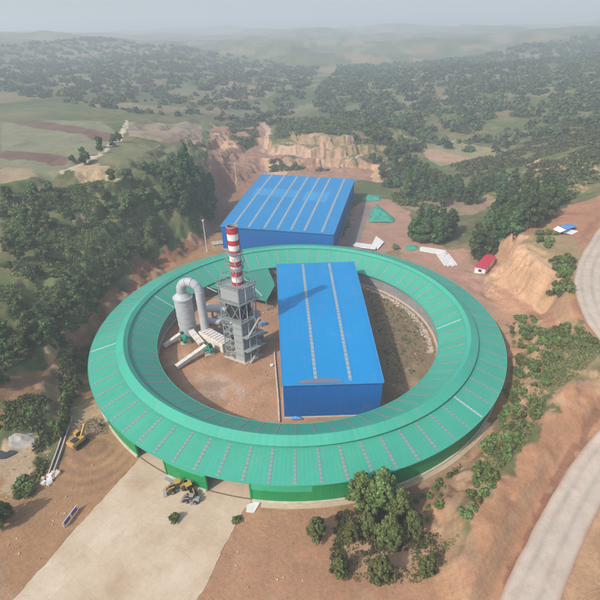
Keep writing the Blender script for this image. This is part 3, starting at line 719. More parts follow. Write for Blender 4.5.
def rail(z, e):
    b = MB(); cs = [(-e, -e), (1+e, -e), (1+e, 1+e), (-e, 1+e)]
    for i in range(4):
        (u0, v0), (u1, v1) = cs[i], cs[(i+1) % 4]
        for dz in (.55, 1.1): b.beam(tp(u0, v0, z+dz), tp(u1, v1, z+dz), .09)
        for k in range(7): b.beam(tp(u0+(u1-u0)*k/7, v0+(v1-v0)*k/7, z), tp(u0+(u1-u0)*k/7, v0+(v1-v0)*k/7, z+1.1), .09)
    b.build('railing', M['steel'], tw)
for z in (5.0, 10.0):
    b = MB(); hull(b, .52, 1.02, -.02, 1.02, z, z+.15); b.build('deck', M['steel'], tw)
    b = MB(); hull(b, -.32, -.02, -.1, 1.1, z, z+.15); b.build('landing', M['steel'], tw)
for u, v, z1, r in ((.78, .12, 15, .22), (.66, .3, 21, .3), (.9, .5, 15, .18), (-.12, .3, 26, .14), (-.1, .75, 21, .2)):
    MB().tube([tp(u, v, .1), tp(u, v, z1)], r, 10).build('riser_pipe', M['frp'], tw, True)
rail(26.2, .06); rail(21.4, .13); rail(15.2, .13)
b = MB()
def xb(u0, v0, u1, v1, z0, z1):
    b.beam(tp(u0, v0, z0), tp(u1, v1, z1), .16); b.beam(tp(u1, v1, z0), tp(u0, v0, z1), .16)
for z0, z1 in ((15.3, 21.2),):
    for (u0, v0, u1, v1) in ((0, 0, .5, 0), (.5, 0, 1, 0), (0, 0, 0, .5), (0, .5, 0, 1), (1, 0, 1, 1), (0, 1, 1, 1)): xb(u0, v0, u1, v1, z0, z1)
for z0, z1 in ((.3, 2.6), (2.6, 5), (5, 7.5), (7.5, 10), (10, 12.5), (12.5, 15)):
    for (u0, v0, u1, v1) in ((.54, 0, 1, 0), (0, 0, 0, 1), (1, 0, 1, 1), (0, 1, 1, 1)): xb(u0, v0, u1, v1, z0, z1)
    for (u0, v0, u1, v1) in ((0, 0, 1, 0), (0, 0, 0, 1), (1, 0, 1, 1), (0, 1, 1, 1)): b.beam(tp(u0, v0, z1), tp(u1, v1, z1), .2)
b.build('bracing', M['steel'], tw)
b = MB(); hull(b, -.1, 1.1, -.1, 1.1, -.3, .18); b.build('footing', M['plinth'], tw)
# stair flights on the right face
b = MB()
for i, z in enumerate((0, 5, 10)):
    v0, v1 = (.1, .9) if i % 2 == 0 else (.9, .1)
    b.beam(tp(-.22, v0, z+.2), tp(-.22, v1, z+5), .65, .12)
b.build('stair', M['grey'], tw)
cx, cy = -17.3, -9.3
ch = thing('chimney', 'red and white striped chimney stack on top of the grey tower', 'chimney', (cx, cy, 26.25))
zs = [43.65, 41.8, 40, 38.5, 37, 35.5, 33.7, 32.1, 30.5, 28.9, 27.2, 26.25]
b = MB(); n = 28; R_ = 1.58
for i in range(len(zs)-1):
    v = [(cx+R_*math.cos(2*PI*k/n), cy+R_*math.sin(2*PI*k/n), z) for z in (zs[i+1], zs[i]) for k in range(n)]
    b.add(v, [(k, (k+1) % n, n+(k+1) % n, n+k) for k in range(n)], i % 2)
b.build('shaft', [M['red'], M['white']], ch, True)
b = MB(); b.tube([(cx, cy, 43.6), (cx, cy, 43.85)], 1.66, 28, cap=False); b.tube([(cx, cy, 43.85), (cx, cy, 43.2)], 1.42, 28, cap=False)
b.add([(cx+r*math.cos(2*PI*k/28), cy+r*math.sin(2*PI*k/28), 43.85) for r in (1.42, 1.66) for k in range(28)], [(k, (k+1) % 28, 28+(k+1) % 28, 28+k) for k in range(28)]); b.tube([(cx, cy, 42.7), (cx, cy, 42.9)], 1.4, 28); b.build('rim', M['grey'], ch, True)
for z in (36.0, 31.2):
    b = MB(); 
    v = [(cx+r*math.cos(2*PI*k/20), cy+r*math.sin(2*PI*k/20), zz) for zz in (z, z+.12) for r in (1.6, 2.35) for k in range(20)]
    b.add(v, [(k, (k+1) % 20, 20+(k+1) % 20, 20+k) for k in range(20)]+[(40+k, 60+k, 60+(k+1) % 20, 40+(k+1) % 20) for k in range(20)]+[(20+k, 20+(k+1) % 20, 60+(k+1) % 20, 60+k) for k in range(20)])
    for k in range(0, 20, 2): b.beam((cx+2.3*math.cos(2*PI*k/20), cy+2.3*math.sin(2*PI*k/20), z), (cx+2.3*math.cos(2*PI*k/20), cy+2.3*math.sin(2*PI*k/20), z+1.1), .07)
    for dz in (.55, 1.1): b.tube([(cx+2.3*math.cos(2*PI*k/20), cy+2.3*math.sin(2*PI*k/20), z+dz) for k in range(21)], .05, 5)
    b.build('gallery', M['steel'], ch)
b = MB()
for u, v in ((.02, .02), (.98, .02), (.98, .98), (.02, .98)):
    f0 = Vector(tp(u, v, 26.3)); d = Vector((f0.x-cx, f0.y-cy, 0)).normalized(); t1 = Vector((cx, cy, 36.5))+d*1.75
    b.beam(f0, t1, .2)
    u2, v2 = {(.02, .02): (.98, .02), (.98, .02): (.98, .98), (.98, .98): (.02, .98), (.02, .98): (.02, .02)}[(u, v)]
    g0 = Vector(tp(u2, v2, 26.3)); d2 = Vector((g0.x-cx, g0.y-cy, 0)).normalized(); t2 = Vector((cx, cy, 36.5))+d2*1.75
    for k in range(3): b.beam(f0.lerp(t1, k/3), g0.lerp(t2, (k+1)/3), .1); b.beam(f0.lerp(t1, (k+1)/3), g0.lerp(t2, (k+1)/3), .12)
b.build('support_frame', M['steel'], ch)
b = MB()
for s in (-.22, .22): b.beam((cx+1.68, cy+s, 26.3), (cx+1.68, cy+s, 43.0), .07)
for z in np.arange(26.6, 43, .5): b.beam((cx+1.68, cy-.22, z), (cx+1.68, cy+.22, z), .05)
b.build('ladder', M['dark'], ch)

# ------------------------------------------------------------------ scrubber, ducts, fans
sx_c, sy_c = -38.1, 4.3; dx_c, dy_c = -31.7, 2.4
sc = thing('scrubber_tower', 'fat grey cylindrical scrubber with a bent pipe leaving its top', 'gas scrubber', (sx_c, sy_c, 0))
b = MB(); b.tube([(sx_c, sy_c, 0), (sx_c, sy_c, .9), (sx_c, sy_c, .95), (sx_c, sy_c, 14.6)], [3.3, 3.3, 2.95, 3.0], 40); b.build('body', M['frp'], sc, True)
b = MB(); b.tube([(sx_c, sy_c, 14.3), (sx_c, sy_c, 14.75)], 3.3, 40); b.build('flange', M['frp'], sc, True)
for z in (4.2, 7.8, 11.2):
    b = MB(); b.tube([(sx_c, sy_c, z), (sx_c, sy_c, z+.14)], 3.07, 40); b.build('hoop', M['frp'], sc, True)
b = MB(); b.tube([(sx_c, sy_c, 14.76), (sx_c, sy_c, 16.2)], [2.95, 1.75], 40); b.build('cone', M['frp'], sc, True)
b = MB(); pts = [(sx_c, sy_c, 16.2), (sx_c, sy_c, 17.3)]
for k in range(0, 13):
    a = PI-PI*k/12; m_ = .5-.5*math.cos(a); u = (1-math.cos(PI-a))/2
    pts.append((sx_c+(dx_c-sx_c)*u, sy_c+(dy_c-sy_c)*u, 17.4+math.sin(a)*3.2))
pts += [(dx_c, dy_c, 16), (dx_c, dy_c, 8), (dx_c, dy_c, 1.0)]
b.tube(pts, 1.5, 24); b.build('bent_pipe', M['frp'], sc, True)
for i in (1, 3, 5, 7, 9, 11, 14):
    d = (Vector(pts[i+1])-Vector(pts[i-1])).normalized(); p = Vector(pts[i])
    b = MB(); b.tube([p-d*.1, p+d*.1], 1.62, 24); b.build('pipe_flange', M['frp'], sc, True)
def duct(name, label, p, q, w, h, m):
    o = thing(name, label, 'duct', (p[0], p[1], 0)); MB().beam(p, q, w, h).build('casing', m, o, bevel=.06)
    d = Vector(q)-Vector(p); L = d.length
    for k in (.02, .35, .68, .98): c = Vector(p)+d*k; MB().beam(c-d.normalized()*.06, c+d.normalized()*.06, w+.22, h+.22).build('flange', m, o)
    mid = Vector(p)+d*.5; zb = mid.z-h/2
    if zb > .3: MB().box((mid.x, mid.y, zb/2-.02), (.35, .35, zb+.3)).build('support', M['steel'], o)
    return o
D1a, D1b = at(164, 346, .8), at(180.5, 334.5, 2.6)
D2a, D2b = at(176.5, 367, .9), at(206, 346, 2.8)
D3a, D3b = at(191, 331, 3.0), at(202, 344, 1.8)
duct('air_duct', 'cream duct sloping up from the left toward the grey scrubber', D1a, D1b, 1.3, 1.2, M['ductw'])
duct('air_duct', 'longest cream duct, rising from the dirt to the nearer green fan', D2a, D2b, 1.5, 1.3, M['ductw'])
duct('air_duct', 'short wide cream duct sloping down from the scrubber base', D3a, D3b, 1.9, 1.2, M['ductw'])
def fan(loc, rz, label):
    o = thing('fan', label, 'fan', loc, 'green fans by the scrubber'); L = Vector(loc); R = Matrix.Rotation(rz, 3, 'Z')
    ax = R@Vector((1, 0, 0)); c = L+Vector((0, 0, 2.1))
    b = MB(); b.tube([c-ax*.55, c-ax*.5, c+ax*.5, c+ax*.55], [1.45, 1.6, 1.6, 1.45], 28); b.build('housing', M['fan'], o, True)
    b = MB(); b.tube([c-ax*.56, c-ax*.95], [.85, .7], 20); b.build('inlet', M['dark'], o, True)
    b = MB(); b.box(c+R@Vector((0, .75, 1.3)), (1.0, 1.2, 1.5), rz); b.build('outlet', M['dark'], o)
    b = MB(); b.tube([c+ax*.6, c+ax*2.0], .45, 16); b.build('motor', M['fan'], o, True)
    b = MB(); b.box(L+R@Vector((.5, 0, .2)), (3.2, 2.2, .5), rz); b.box(L+R@Vector((1.3, 0, 1.0)), (1.4, .9, 1.2), rz); b.build('base', M['plinth'], o)
f1 = at(184.5, 343.5, 0); f2 = at(210.5, 353.5, 0)
fan(tuple(f1), .5, 'green fan on a concrete base in front of the scrubber'); fan(tuple(f2), 3.7, 'green fan beside the tower foot at the end of the longest duct')
fb_ = thing('flue_box', 'long pale ribbed flue box between the scrubber pipe and the tower', 'flue', (-27, -4, 0))
p, q = Vector((-32.3, 1.4, 1.75)), Vector((-23.2, -6.6, 1.75))
MB().beam(p, q, 4.0, 3.5).build('casing', M['ductw'], fb_, bevel=.08)
d = (q-p)
for k in range(9):
    c = p+d*((k+.5)/9); MB().beam(c-d.normalized()*.12+Vector((0, 0, 1.82)), c+d.normalized()*.12+Vector((0, 0, 1.82)), 3.6, .16).build('rib', M['pipe'], fb_)
b = MB(); nn = Vector((-d.y, d.x, 0)).normalized(); b.beam(p+nn*3.2+d*.2, q+nn*3.2-d*.05, 1.9, 3.2); b.build('void_shade_chamber', M['dark'], fb_)  # box coloured dark to stand in for the shaded void behind the flue
hp = thing('flue_pipe', 'horizontal grey flue pipe behind the scrubber pipe', 'pipe', (-27, 12, 0))
b = MB(); b.tube([(-33, 14, 4.6), (-18.5, 11, 4.6)], 1.5, 24); b.build('pipe', M['frp'], hp, True)
for x, y in ((-31, 13.6), (-21, 11.5)): MB().box((x, y, 1.5), (.5, 2.2, 3.4)).build('support', M['plinth'], hp)
b = MB(); b.tube([(-32.5, 10, 1.5), (-21, 7, 1.5)], 1.2, 20); o = b.build('pipe', M['frp'], hp, True); o['label'] = 'lower pipe'
tk = thing('tank', 'grey-green tank on a frame at the right of the tower', 'tank', (*at(259, 343)[:2], 0)); tx_, ty_ = at(259, 343)[:2]
MB().box((tx_, ty_, 3.1), (3.0, 2.6, 1.6), .3).build('body', M['teal'], tk, bevel=.1)
for a_, b_ in ((-1, -1), (1, -1), (1, 1), (-1, 1)): MB().beam((tx_+a_*1.2, ty_+b_*1., 0), (tx_+a_*1.2, ty_+b_*1., 2.3), .2).build('leg', M['steel'], tk)
def crate(px, py, label, m, s, cat, name):
    p = at(px, py); o = thing(name, label, cat, (p[0], p[1], 0)); MB().box((p[0], p[1], s[2]/2), s, .4).build('body', m, o, bevel=.08); MB().box((p[0], p[1], s[2]+.08), (s[0]*.7, s[1]*.7, .22), .4).build('lid', M['grey'], o)
crate(263, 325, 'small blue bin on the dirt behind the tower', M['tarpb'], (1.9, 1.4, 1.3), 'bin', 'bin')
crate(255, 322, 'small white tank on the dirt behind the tower', M['whites'], (1.7, 1.4, 1.5), 'tank', 'tank')
crate(262, 334, 'pale grey cabinet on the dirt beside the tower', M['teal'], (1.8, 1.2, 1.4), 'cabinet', 'cabinet')
o = tag(MB().box((*at(272, 366)[:2], .35), (1.1, .8, .8), .5).build('sack', M['whites'], bevel=.2), 'lone white sack on the dirt left of the blue shed', 'sack')
o = tag(MB().tube([at(274.5, 352, .25), at(276, 372, .25), at(278.5, 400, .25), at(279.5, 422, .25)], .28, 10).build('pipe', M['pipe'], smooth=True), 'thin pale pipe lying along the left wall of the blue shed', 'pipe')
tb = thing('tarp_bundle', 'small blue tarp bundle on the ground against the blue shed front', 'tarp', (*at(297, 419)[:2], 0)); p = at(297, 419.5)
b = MB(); b.tube([(p[0]-1.5, p[1], .3), (p[0]-.6, p[1]+.1, .55), (p[0]+.5, p[1], .5), (p[0]+1.4, p[1]-.1, .25)], [.25, .55, .5, .2], 10); b.build('tarp', M['tarpb'], tb, True)
MB().beam((p[0]-.2, p[1]-.62, .5), (p[0]-.1, p[1]+.68, .62), .1, .05).build('strap', M['grey'], tb)

# ------------------------------------------------------------------ machines
def excavator(px, py, heading):
    p = at(px, py); L = Vector((p[0], p[1], gz(p[0], p[1]))); o = thing('excavator', 'yellow tracked excavator working on the dirt left of the ring hall', 'excavator', L)
    R = Matrix.Rotation(heading, 3, 'Z'); P = lambda x, y, z: L+R@Vector((x, y, z))
    for s in (-1, 1):
        b = MB(); prof = [(-2.1, .45), (-1.8, .08), (1.8, .08), (2.1, .45), (1.8, .9), (-1.8, .9)]
        vs = [P(x, s*1.25+w, z) for w in (-.32, .32) for x, z in prof]
        b.add(vs, [tuple(range(6)), tuple(range(6, 12))[::-1]]+[(i, (i+1) % 6, 6+(i+1) % 6, 6+i) for i in range(6)]); b.build('track', M['tyre'], o, bevel=.06)
    b = MB(); b.box(P(-.3, 0, 1.0), (1.6, 1.8, .4), heading); b.build('slew_ring', M['dark'], o)
    b = MB(); b.box(P(-.2, 0, 1.7), (3.0, 2.5, 1.0), heading); b.build('house', M['yellow'], o, bevel=.1)
    b = MB(); b.box(P(-2.05, 0, 1.75), (.8, 2.5, 1.2), heading); b.build('counterweight', M['yellow'], o, bevel=.15)
    b = MB(); b.box(P(-.9, -.2, 2.35), (1.4, 1.6, .35), heading); b.build('engine_cover', M['dark'], o, bevel=.08)
    b = MB(); b.box(P(.75, .75, 2.55), (1.3, .95, 1.5), heading); cab = b.build('cab', M['yellow'], o, bevel=.08)
    b = MB(); b.box(P(.8, .75, 2.65), (1.34, .99, .95), heading); b.build('cab_window', M['glass'], o)
    b = MB(); b.beam(P(.9, -.25, 1.9), P(3.0, -.25, 4.6), .4, .55); b.beam(P(3.0, -.25, 4.6), P(5.4, -.25, 3.9), .38, .5); b.build('boom', M['yellow'], o, bevel=.04)
    b = MB(); b.beam(P(5.2, -.25, 4.2), P(6.4, -.25, 1.3), .32, .45); b.build('stick', M['yellow'], o, bevel=.04)
    b = MB(); b.tube([P(1.6, -.25, 2.0), P(3.2, -.25, 4.2)], .09, 8); b.tube([P(3.4, -.25, 4.9), P(5.2, -.25, 4.5)], .09, 8); b.build('ram', M['steel'], o)
    b = MB(); vs = [P(x, -.25+w, z) for w in (-.55, .55) for x, z in ((6.5, 1.4), (7.0, .9), (6.7, .2), (5.9, .1), (5.8, .4), (6.3, .6), (6.35, 1.1))]
    b.add(vs, [tuple(range(7)), tuple(range(7, 14))[::-1]]+[(i, (i+1) % 7, 7+(i+1) % 7, 7+i) for i in range(7)]); b.build('bucket', M['dark'], o)
excavator(79.5, 444, math.radians(62))
def loader(px, py, heading, label, m, s=1.):
    p = at(px, py); L = Vector((p[0], p[1], .05)); o = thing('wheel_loader', label, 'wheel loader', L, 'wheel loaders parked on the concrete yard')
    R = Matrix.Rotation(heading, 3, 'Z'); P = lambda x, y, z: L+R@Vector((x*s, y*s, z*s))
    for x in (-1.35, 1.35):
        for y in (-.95, .95):
            b = MB(); ax = R@Vector((0, 1, 0)); c = P(x, y, .68); b.tube([c-ax*.28*s, c-ax*.22*s, c+ax*.22*s, c+ax*.28*s], [.55*s, .68*s, .68*s, .55*s], 20); w = b.build('wheel', M['tyre'], o, True)
            b = MB(); b.tube([c-ax*.3*s, c+ax*.3*s], .3*s, 14); b.build('rim', m, w, True)
    b = MB(); b.box(P(-1.5, 0, 1.35), (2.0*s, 1.4*s, 1.0*s), heading); b.build('engine_hood', m, o, bevel=.1)
    b = MB(); b.box(P(.2, 0, 1.0), (3.2*s, .9*s, .5*s), heading); b.build('chassis', M['dark'], o)
    b = MB(); b.box(P(-.15, 0, 2.1), (1.15*s, 1.3*s, 1.4*s), heading); b.build('cab', M['glass'], o, bevel=.06)
    b = MB(); b.box(P(-.15, 0, 2.86), (1.35*s, 1.45*s, .14*s), heading); b.build('cab_roof', m, o, bevel=.05)
    for y in (-.5, .5):
        b = MB(); b.beam(P(.75, y, 1.7), P(2.1, y, 1.5), .18*s, .28*s); b.beam(P(2.1, y, 1.5), P(2.85, y, .55), .18*s, .28*s); b.build('lift_arm', m, o)
    b = MB(); vs = [P(x, w, z) for w in (-1.25, 1.25) for x, z in ((2.75, .95), (2.65, .2), (3.6, .08), (3.62, .16), (2.85, .3), (2.85, .95))]
    b.add(vs, [tuple(range(6)), tuple(range(6, 12))[::-1]]+[(i, (i+1) % 6, 6+(i+1) % 6, 6+i) for i in range(6)]); b.build('bucket', M['grey'], o)
    return o
loader(178.5, 489, math.radians(200), 'yellow wheel loader parked nearest the door of the ring hall', M['yellow'], .95)
loader(190.5, 492, math.radians(-60), 'yellow wheel loader between the other loader and the hall wall', M['yellow'], .95)
loader(192.5, 501, math.radians(170), 'smaller grey loader parked in front of the two yellow ones', M['grey'], .72)
# drain trough beside the dirt track
tr_ = thing('drain_trough', 'long narrow concrete trough with two pale rims along the dirt track', 'trough', (*ground(48, 478)[:2], 0))
t0, t1, t2 = ground(49.5, 478), ground(61, 447), ground(70.5, 418)
dirn = Vector(t1)-Vector(t0); dirn.z = 0; nn = Vector((-dirn.y, dirn.x, 0)).normalized()
zt_ = lambda p: Vector((p[0], p[1], gz(p[0], p[1])+.25))
for s in (-1, 1):
    b = MB(); b.beam(zt_(t0)+nn*s*.5, zt_(t1)+nn*s*.5, .26, .7); b.beam(zt_(t1)+nn*s*.5, zt_(t2)+nn*s*.5, .26, .7); b.build('rim', M['pipe'], tr_)
b = MB(); b.beam(zt_(t0)-Vector((0, 0, .1)), zt_(t1)-Vector((0, 0, .1)), .74, .4); b.beam(zt_(t1)-Vector((0, 0, .1)), zt_(t2)-Vector((0, 0, .1)), .74, .4); b.build('bed', M['dark'], tr_)
b = MB(); b.box(zt_(t2)+nn*1.6-dirn*.2, (.5, 10, .7), math.atan2(-dirn.x, dirn.y)); 
def scatter_boxes(name, label, cat, c, rad, n, smin, smax, m, kind='stuff', flat=.5, bars=False, poly=None):
    b = MB()
    for i in range(n):
        if poly is not None: x, y = poly()
        else:
            a, r = random.random()*2*PI, rad*math.sqrt(random.random()); x, y = c[0]+r*math.cos(a), c[1]+r*math.sin(a)
        z = gz(x, y); s = random.uniform(smin, smax)
        if bars:
            d = Vector((random.uniform(-1, 1), random.uniform(-1, 1), random.uniform(-.15, .35))).normalized()*s
            b.beam(Vector((x, y, z+.15+random.random()*.4)), Vector((x, y, z+.2+random.random()*.4))+d, 0.1, .07, random.randrange(len(m)))
        else: b.box((x, y, z+s*flat*.3), (s, s*random.uniform(.5, 1), s*flat), random.random()*3, random.randrange(len(m)), random.uniform(-.4, .4))
    o = b.build(name, m); return tag(o, label, cat, kind=kind)
scatter_boxes('concrete_rubble', 'broken pale concrete at the low end of the trough', 'rubble', ground(50, 480), 2.0, 22, .5, 1.6, [M['rubble'], M['whites']])
scatter_boxes('scrap_heap', 'heap of scrap timber and bars in front of the excavator', 'scrap', ground(89, 428), 3.2, 150, .5, 2.3, [M['wood'], M['wood'], M['rubble'], M['pipe'], M['bark']], bars=True)
scatter_boxes('scrap_heap', 'loose boards between the scrap heap and the hall wall', 'scrap', ground(98, 430), 3.0, 36, .6, 2.4, [M['wood'], M['pipe']], bars=True)
def inner_arc():
    a = math.radians(random.uniform(-14, 78)); r = 45.2-abs(random.gauss(0, .9)); return r*math.cos(a), r*math.sin(a)
scatter_boxes('rubble_strip', 'pale rubble strewn along the inner wall of the court', 'rubble', (0, 0), 1, 900, .15, .8, [M['rubble'], M['pipe'], M['rubble'], M['gravel']], poly=inner_arc)
def court():
    while True:
        x, y = random.uniform(-42, 44), random.uniform(-44, 44)
        if math.hypot(x, y) < 44 and not (-9 < x < 26): return x, y
scatter_boxes('court_debris', 'small stones and scraps lying about the dirt court', 'debris', (0, 0), 1, 260, .15, .6, [M['rubble'], M['grey'], M['wood']], poly=court)
def front():
    while True:
        x, y = random.uniform(-72, 25), random.uniform(-84, -40)
        if math.hypot(x, y) > 66.5 and not yardmask(np.array([x]), np.array([y]))[0]: return x, y
scatter_boxes('loose_stones', 'stones and clods lying on the dirt outside the hall', 'stones', (0, 0), 1, 300, .08, .38, [M['rubble'], M['gravel'], M['wood']], poly=front)
# gravel heap and pond
def heap(name, label, cat, px, py, rx, ry, h, m, kind=None, rz=0., seed=3, sharp=1.4):
    p = ground(px, py); n, k = 26, 9; vs = []; R = Matrix.Rotation(rz, 3, 'Z')
    for j in range(k+1):
        t = j/k
        for i in range(n):
            a = 2*PI*i/n; w = 1+.28*float(fbm(np.array([math.cos(a)*1.7+seed]), np.array([math.sin(a)*1.7+t]), seed, 2)[0])
            q = R@Vector((rx*(1-t)*w*math.cos(a), ry*(1-t)*w*math.sin(a), 0)); x, y = p[0]+q.x, p[1]+q.y
            zz = gz(x, y)
            vs.append((x, y, zz-.25 if j == 0 else zz+h*(t**.9)*(1+.25*float(fbm(np.array([x/1.6]), np.array([y/1.6]), seed+4, 2)[0]))))
    fs = [(j*n+i, j*n+(i+1) % n, (j+1)*n+(i+1) % n, (j+1)*n+i) for j in range(k) for i in range(n)]
    b = MB(); b.add(vs, fs); o = b.build(name, m, smooth=True); return tag(o, label, cat, kind=kind)
heap('gravel_heap', 'low heap of pale grey gravel on the tan clearing', 'gravel heap', 23, 443, 3.6, 1.8, .9, M['gravel'])
p = ground(3, 455); b = MB(); b.prism([(p[0]+2.8*math.cos(a)*(1+.2*math.sin(3*a)), p[1]+1.6*math.sin(a)*(1+.15*math.cos(2*a))) for a in np.linspace(0, 2*PI, 20, endpoint=False)], p[2]-.3, p[2]+.22); struct(b.build('pond_water', M['pond']))
# banner at the yard edge
bn = ground(72, 519); bo = thing('sign_board', 'low white board with two purple panels at the yard edge', 'sign', tuple(bn)); dn = Vector(at(78, 511))-Vector(at(66, 527)); dn.normalize()
c = Vector(bn); b = MB(); b.beam(c-dn*2.3+Vector((0, 0, .95)), c+dn*2.3+Vector((0, 0, .95)), .12, 1.3); b.build('board', M['whites'], bo)
nn2 = Vector((dn.y, -dn.x, 0))
for s in (-1.1, 1.1):
    q = c+dn*s+Vector((0, 0, .95))
    for sg in (-1, 1):
        MB().beam(q-dn*.85+nn2*sg*.075, q+dn*.85+nn2*sg*.075, .02, 1.0).build('panel', M['purple'], bo)
for s in (-2.1, 2.1): MB().beam(c+dn*s+Vector((0, 0, -.1)), c+dn*s+Vector((0, 0, .3)), .15).build('post', M['steel'], bo)
# mat by the first gate, slab by the second gate
o = tag(MB().box((*at(171.5, 480.5)[:2], .11), (3.4, 1.3, .12), -.55).build('steel_plate', M['grey']), 'dark steel plate on the concrete between the two gates', 'steel plate')
pv = [at(*q)[:2] for q in ((247, 505), (255, 502), (260, 503), (254, 513), (246, 512))]
o = tag(MB().prism(pv, .0, .13).build('concrete_slab', M['whites']), 'small white concrete slab at the corner of the wider gate', 'slab')

# ------------------------------------------------------------------ yard behind the ring
def net(name, label, pts, h, seed):
    c = np.mean([at(*q)[:2] for q in pts], 0); P = [at(*q)[:2] for q in pts]; N = 26; xs = [p[0] for p in P]; ys = [p[1] for p in P]
    gx_, gy_ = np.meshgrid(np.linspace(min(xs), max(xs), N), np.linspace(min(ys), max(ys), N)); V = []; ids = {}
    ins = inpoly(gx_, gy_, P); fs = []; b = MB()
    def dist(x, y): 
        d = 1e9
        for i in range(len(P)):
            a, q = np.array(P[i]), np.array(P[(i+1) % len(P)]); t = np.clip(np.dot([x-a[0], y-a[1]], q-a)/np.dot(q-a, q-a), 0, 1); d = min(d, np.hypot(*(np.array([x, y])-a-t*(q-a))))
        return d
    for i in range(N):
        for j in range(N):
            if ins[i, j]:
                x, y = gx_[i, j], gy_[i, j]; dd = dist(x, y); ids[i, j] = len(V)
                V.append((x, y, gz(x, y)+.15+h*min(1, dd/3.5)*(1+.5*float(fbm(np.array([x/3.]), np.array([y/3.]), seed, 3)[0]))))
    for i in range(N-1):
        for j in range(N-1):
            k = [(i, j), (i, j+1), (i+1, j+1), (i+1, j)]
            if all(q in ids for q in k): fs.append(tuple(ids[q] for q in k))
    b.add(V, fs); o = b.build(name, M['net'], smooth=True); md = o.modifiers.new('thick', 'SOLIDIFY'); md.thickness = .08; return tag(o, label, 'dust net')
net('dust_net', 'largest green dust net, spread over a spoil heap in the yard', [(366,217),(376,204),(383,209),(396,219),(394,223),(369,223),(367,219),(373,216)], 1.2, 3)
net('dust_net', 'small green dust net behind the largest one', [(363,198),(368,195),(381,197),(381,201),(372,202),(364,201)], 1., 5)
net('dust_net', 'small green dust net beside the stacked white beams', [(404,247.5),(409,244.5),(417,246),(419,249),(412,250.5),(405,250)], 1.2, 7)
ws = thing('panel_stack', 'white sheet panels fanned on the ground behind the ring hall', 'panel stack', (*at(375, 247)[:2], 0))
for i, q in enumerate(([(352,246),(356,243),(372,245),(371,249)], [(371,247),(376,237),(384,243),(378,250)], [(362,247),(377,248),(375,251),(360,249)])):
    MB().prism([at(*k)[:2] for k in q], .02+.3*i, .32+.3*i).build('panel', M['whites'], ws)
def beams(label, pts, n, gp, len_, w=.55):
    p, q = at(*pts[0]), at(*pts[1]); o = thing('beam_stack', label, 'beam stack', (*((p+q)/2)[:2], 0), gp); d = Vector(q-p); nn = Vector((-d.y, d.x, 0)).normalized()
    for k in range(n):
        s = (k-(n-1)/2)*w*1.35; e = random.uniform(-.06, .06)
        MB().beam(Vector(p)+nn*s+d*e+Vector((0, 0, .35)), Vector(q)+nn*s+d*e+Vector((0, 0, .35)), w, .6).build('beam', M['whites'], o)
    for t in (.2, .8): MB().beam(Vector(p)+d*t-nn*n*w*.7+Vector((0, 0, .02)), Vector(p)+d*t+nn*n*w*.7+Vector((0, 0, .02)), .3, .1).build('bearer', M['wood'], o)
beams('long white steel beams lying side by side left of the others', [(421,249.5),(446,253.5)], 5, 'white beam stacks', 8, .75)
beams('shorter white steel beams angled away toward the red roofed cabin', [(443,255.5),(451,266.5)], 6, 'white beam stacks', 8, .75)
rh = thing('site_cabin', 'white site cabin with a pinkish red roof below the cliff', 'cabin', (*at(484, 273)[:2], 0))
h0 = [at(474, 272.5, 0)[:2], at(484.5, 275, 0)[:2]]; v = (at(498, 258, 0)-at(484.5, 275, 0))[:2]; v = v/np.linalg.norm(v)*14.5
h_ = [h0[0], h0[1], h0[1]+v, h0[0]+v]; hc = sum(h_)/4
MB().prism(h_, -.2, 2.9).build('wall', M['whites'], rh)
rr_ = [p+(p-hc)/np.linalg.norm(p-hc)*.55 for p in h_]; m0, m1 = (rr_[0]+rr_[1])/2, (rr_[2]+rr_[3])/2
b = MB(); b.add([(*rr_[0], 2.92), (*rr_[1], 2.92), (*rr_[2], 2.92), (*rr_[3], 2.92), (*m0, 3.75), (*m1, 3.75)], [(0, 1, 4), (2, 3, 5), (1, 2, 5, 4), (3, 0, 4, 5), (3, 2, 1, 0)]); b.build('roof', M['pinkred'], rh)
fd = (h0[1]-h0[0]); fn = np.array([fd[1], -fd[0]])/np.linalg.norm(fd); wc = h0[0]+fd*.5+fn*.03
MB().box((*wc, 1.5), (1.3, .1, 1.1), math.atan2(fd[1], fd[0])).build('window', M['dark'], rh)
dc = h0[1]+v*.4; sdn = np.array([v[1], -v[0]])/np.linalg.norm(v); MB().box((*(dc+sdn*.03), 1.05), (1.0, .1, 2.1), math.atan2(v[1], v[0])).build('door', M['grey'], rh)
# small sheds and poles left of the far shed
def cabin(px, py, w, d, h, rz, label, mw, mr):
    p = at(px, py); o = thing('low_shed', label, 'shed', (p[0], p[1], 0)); MB().box((p[0], p[1], h/2-.1), (w, d, h+.2), rz).build('wall', mw, o); MB().box((p[0], p[1], h+.17), (w+.7, d+.7, .22), rz).build('roof', mr, o)
cabin(247, 243, 8.5, 4, 3.6, -.25, 'low white shed in front of the far blue shed', M['whites'], M['pipe'])
cabin(221, 247.5, 8, 3.4, 2.6, .3, 'long pale low shed behind the ring hall roof', M['rubble'], M['rubble'])
crate(250, 241, 'small dark red box beside the low white shed', M['red'], (2.0, 1.6, 2.0), 'box', 'box')
def pole(px, py, hh, label, arm):
    p = at(px, py); z = gz(p[0], p[1]); o = thing('pole', label, 'pole', (p[0], p[1], z)); b = MB(); b.tube([(p[0], p[1], z-.2), (p[0], p[1], z+hh)], [.22, .13], 10); b.build('shaft', M['whites'], o)
    b = MB(); b.box((p[0], p[1], z+hh+.15), (.9, .5, .4)); b.build('lamp_head' if arm else 'cap', M['whites'], o)
    MB().box((p[0], p[1], z+.1), (.9, .9, .5)).build('base', M['plinth'], o)
pole(207, 251, 15.5, 'tall white lamp pole at the foot of the wooded hill', True)
pole(237, 190, 13, 'thin pale pole standing left of the far shed roof', False)
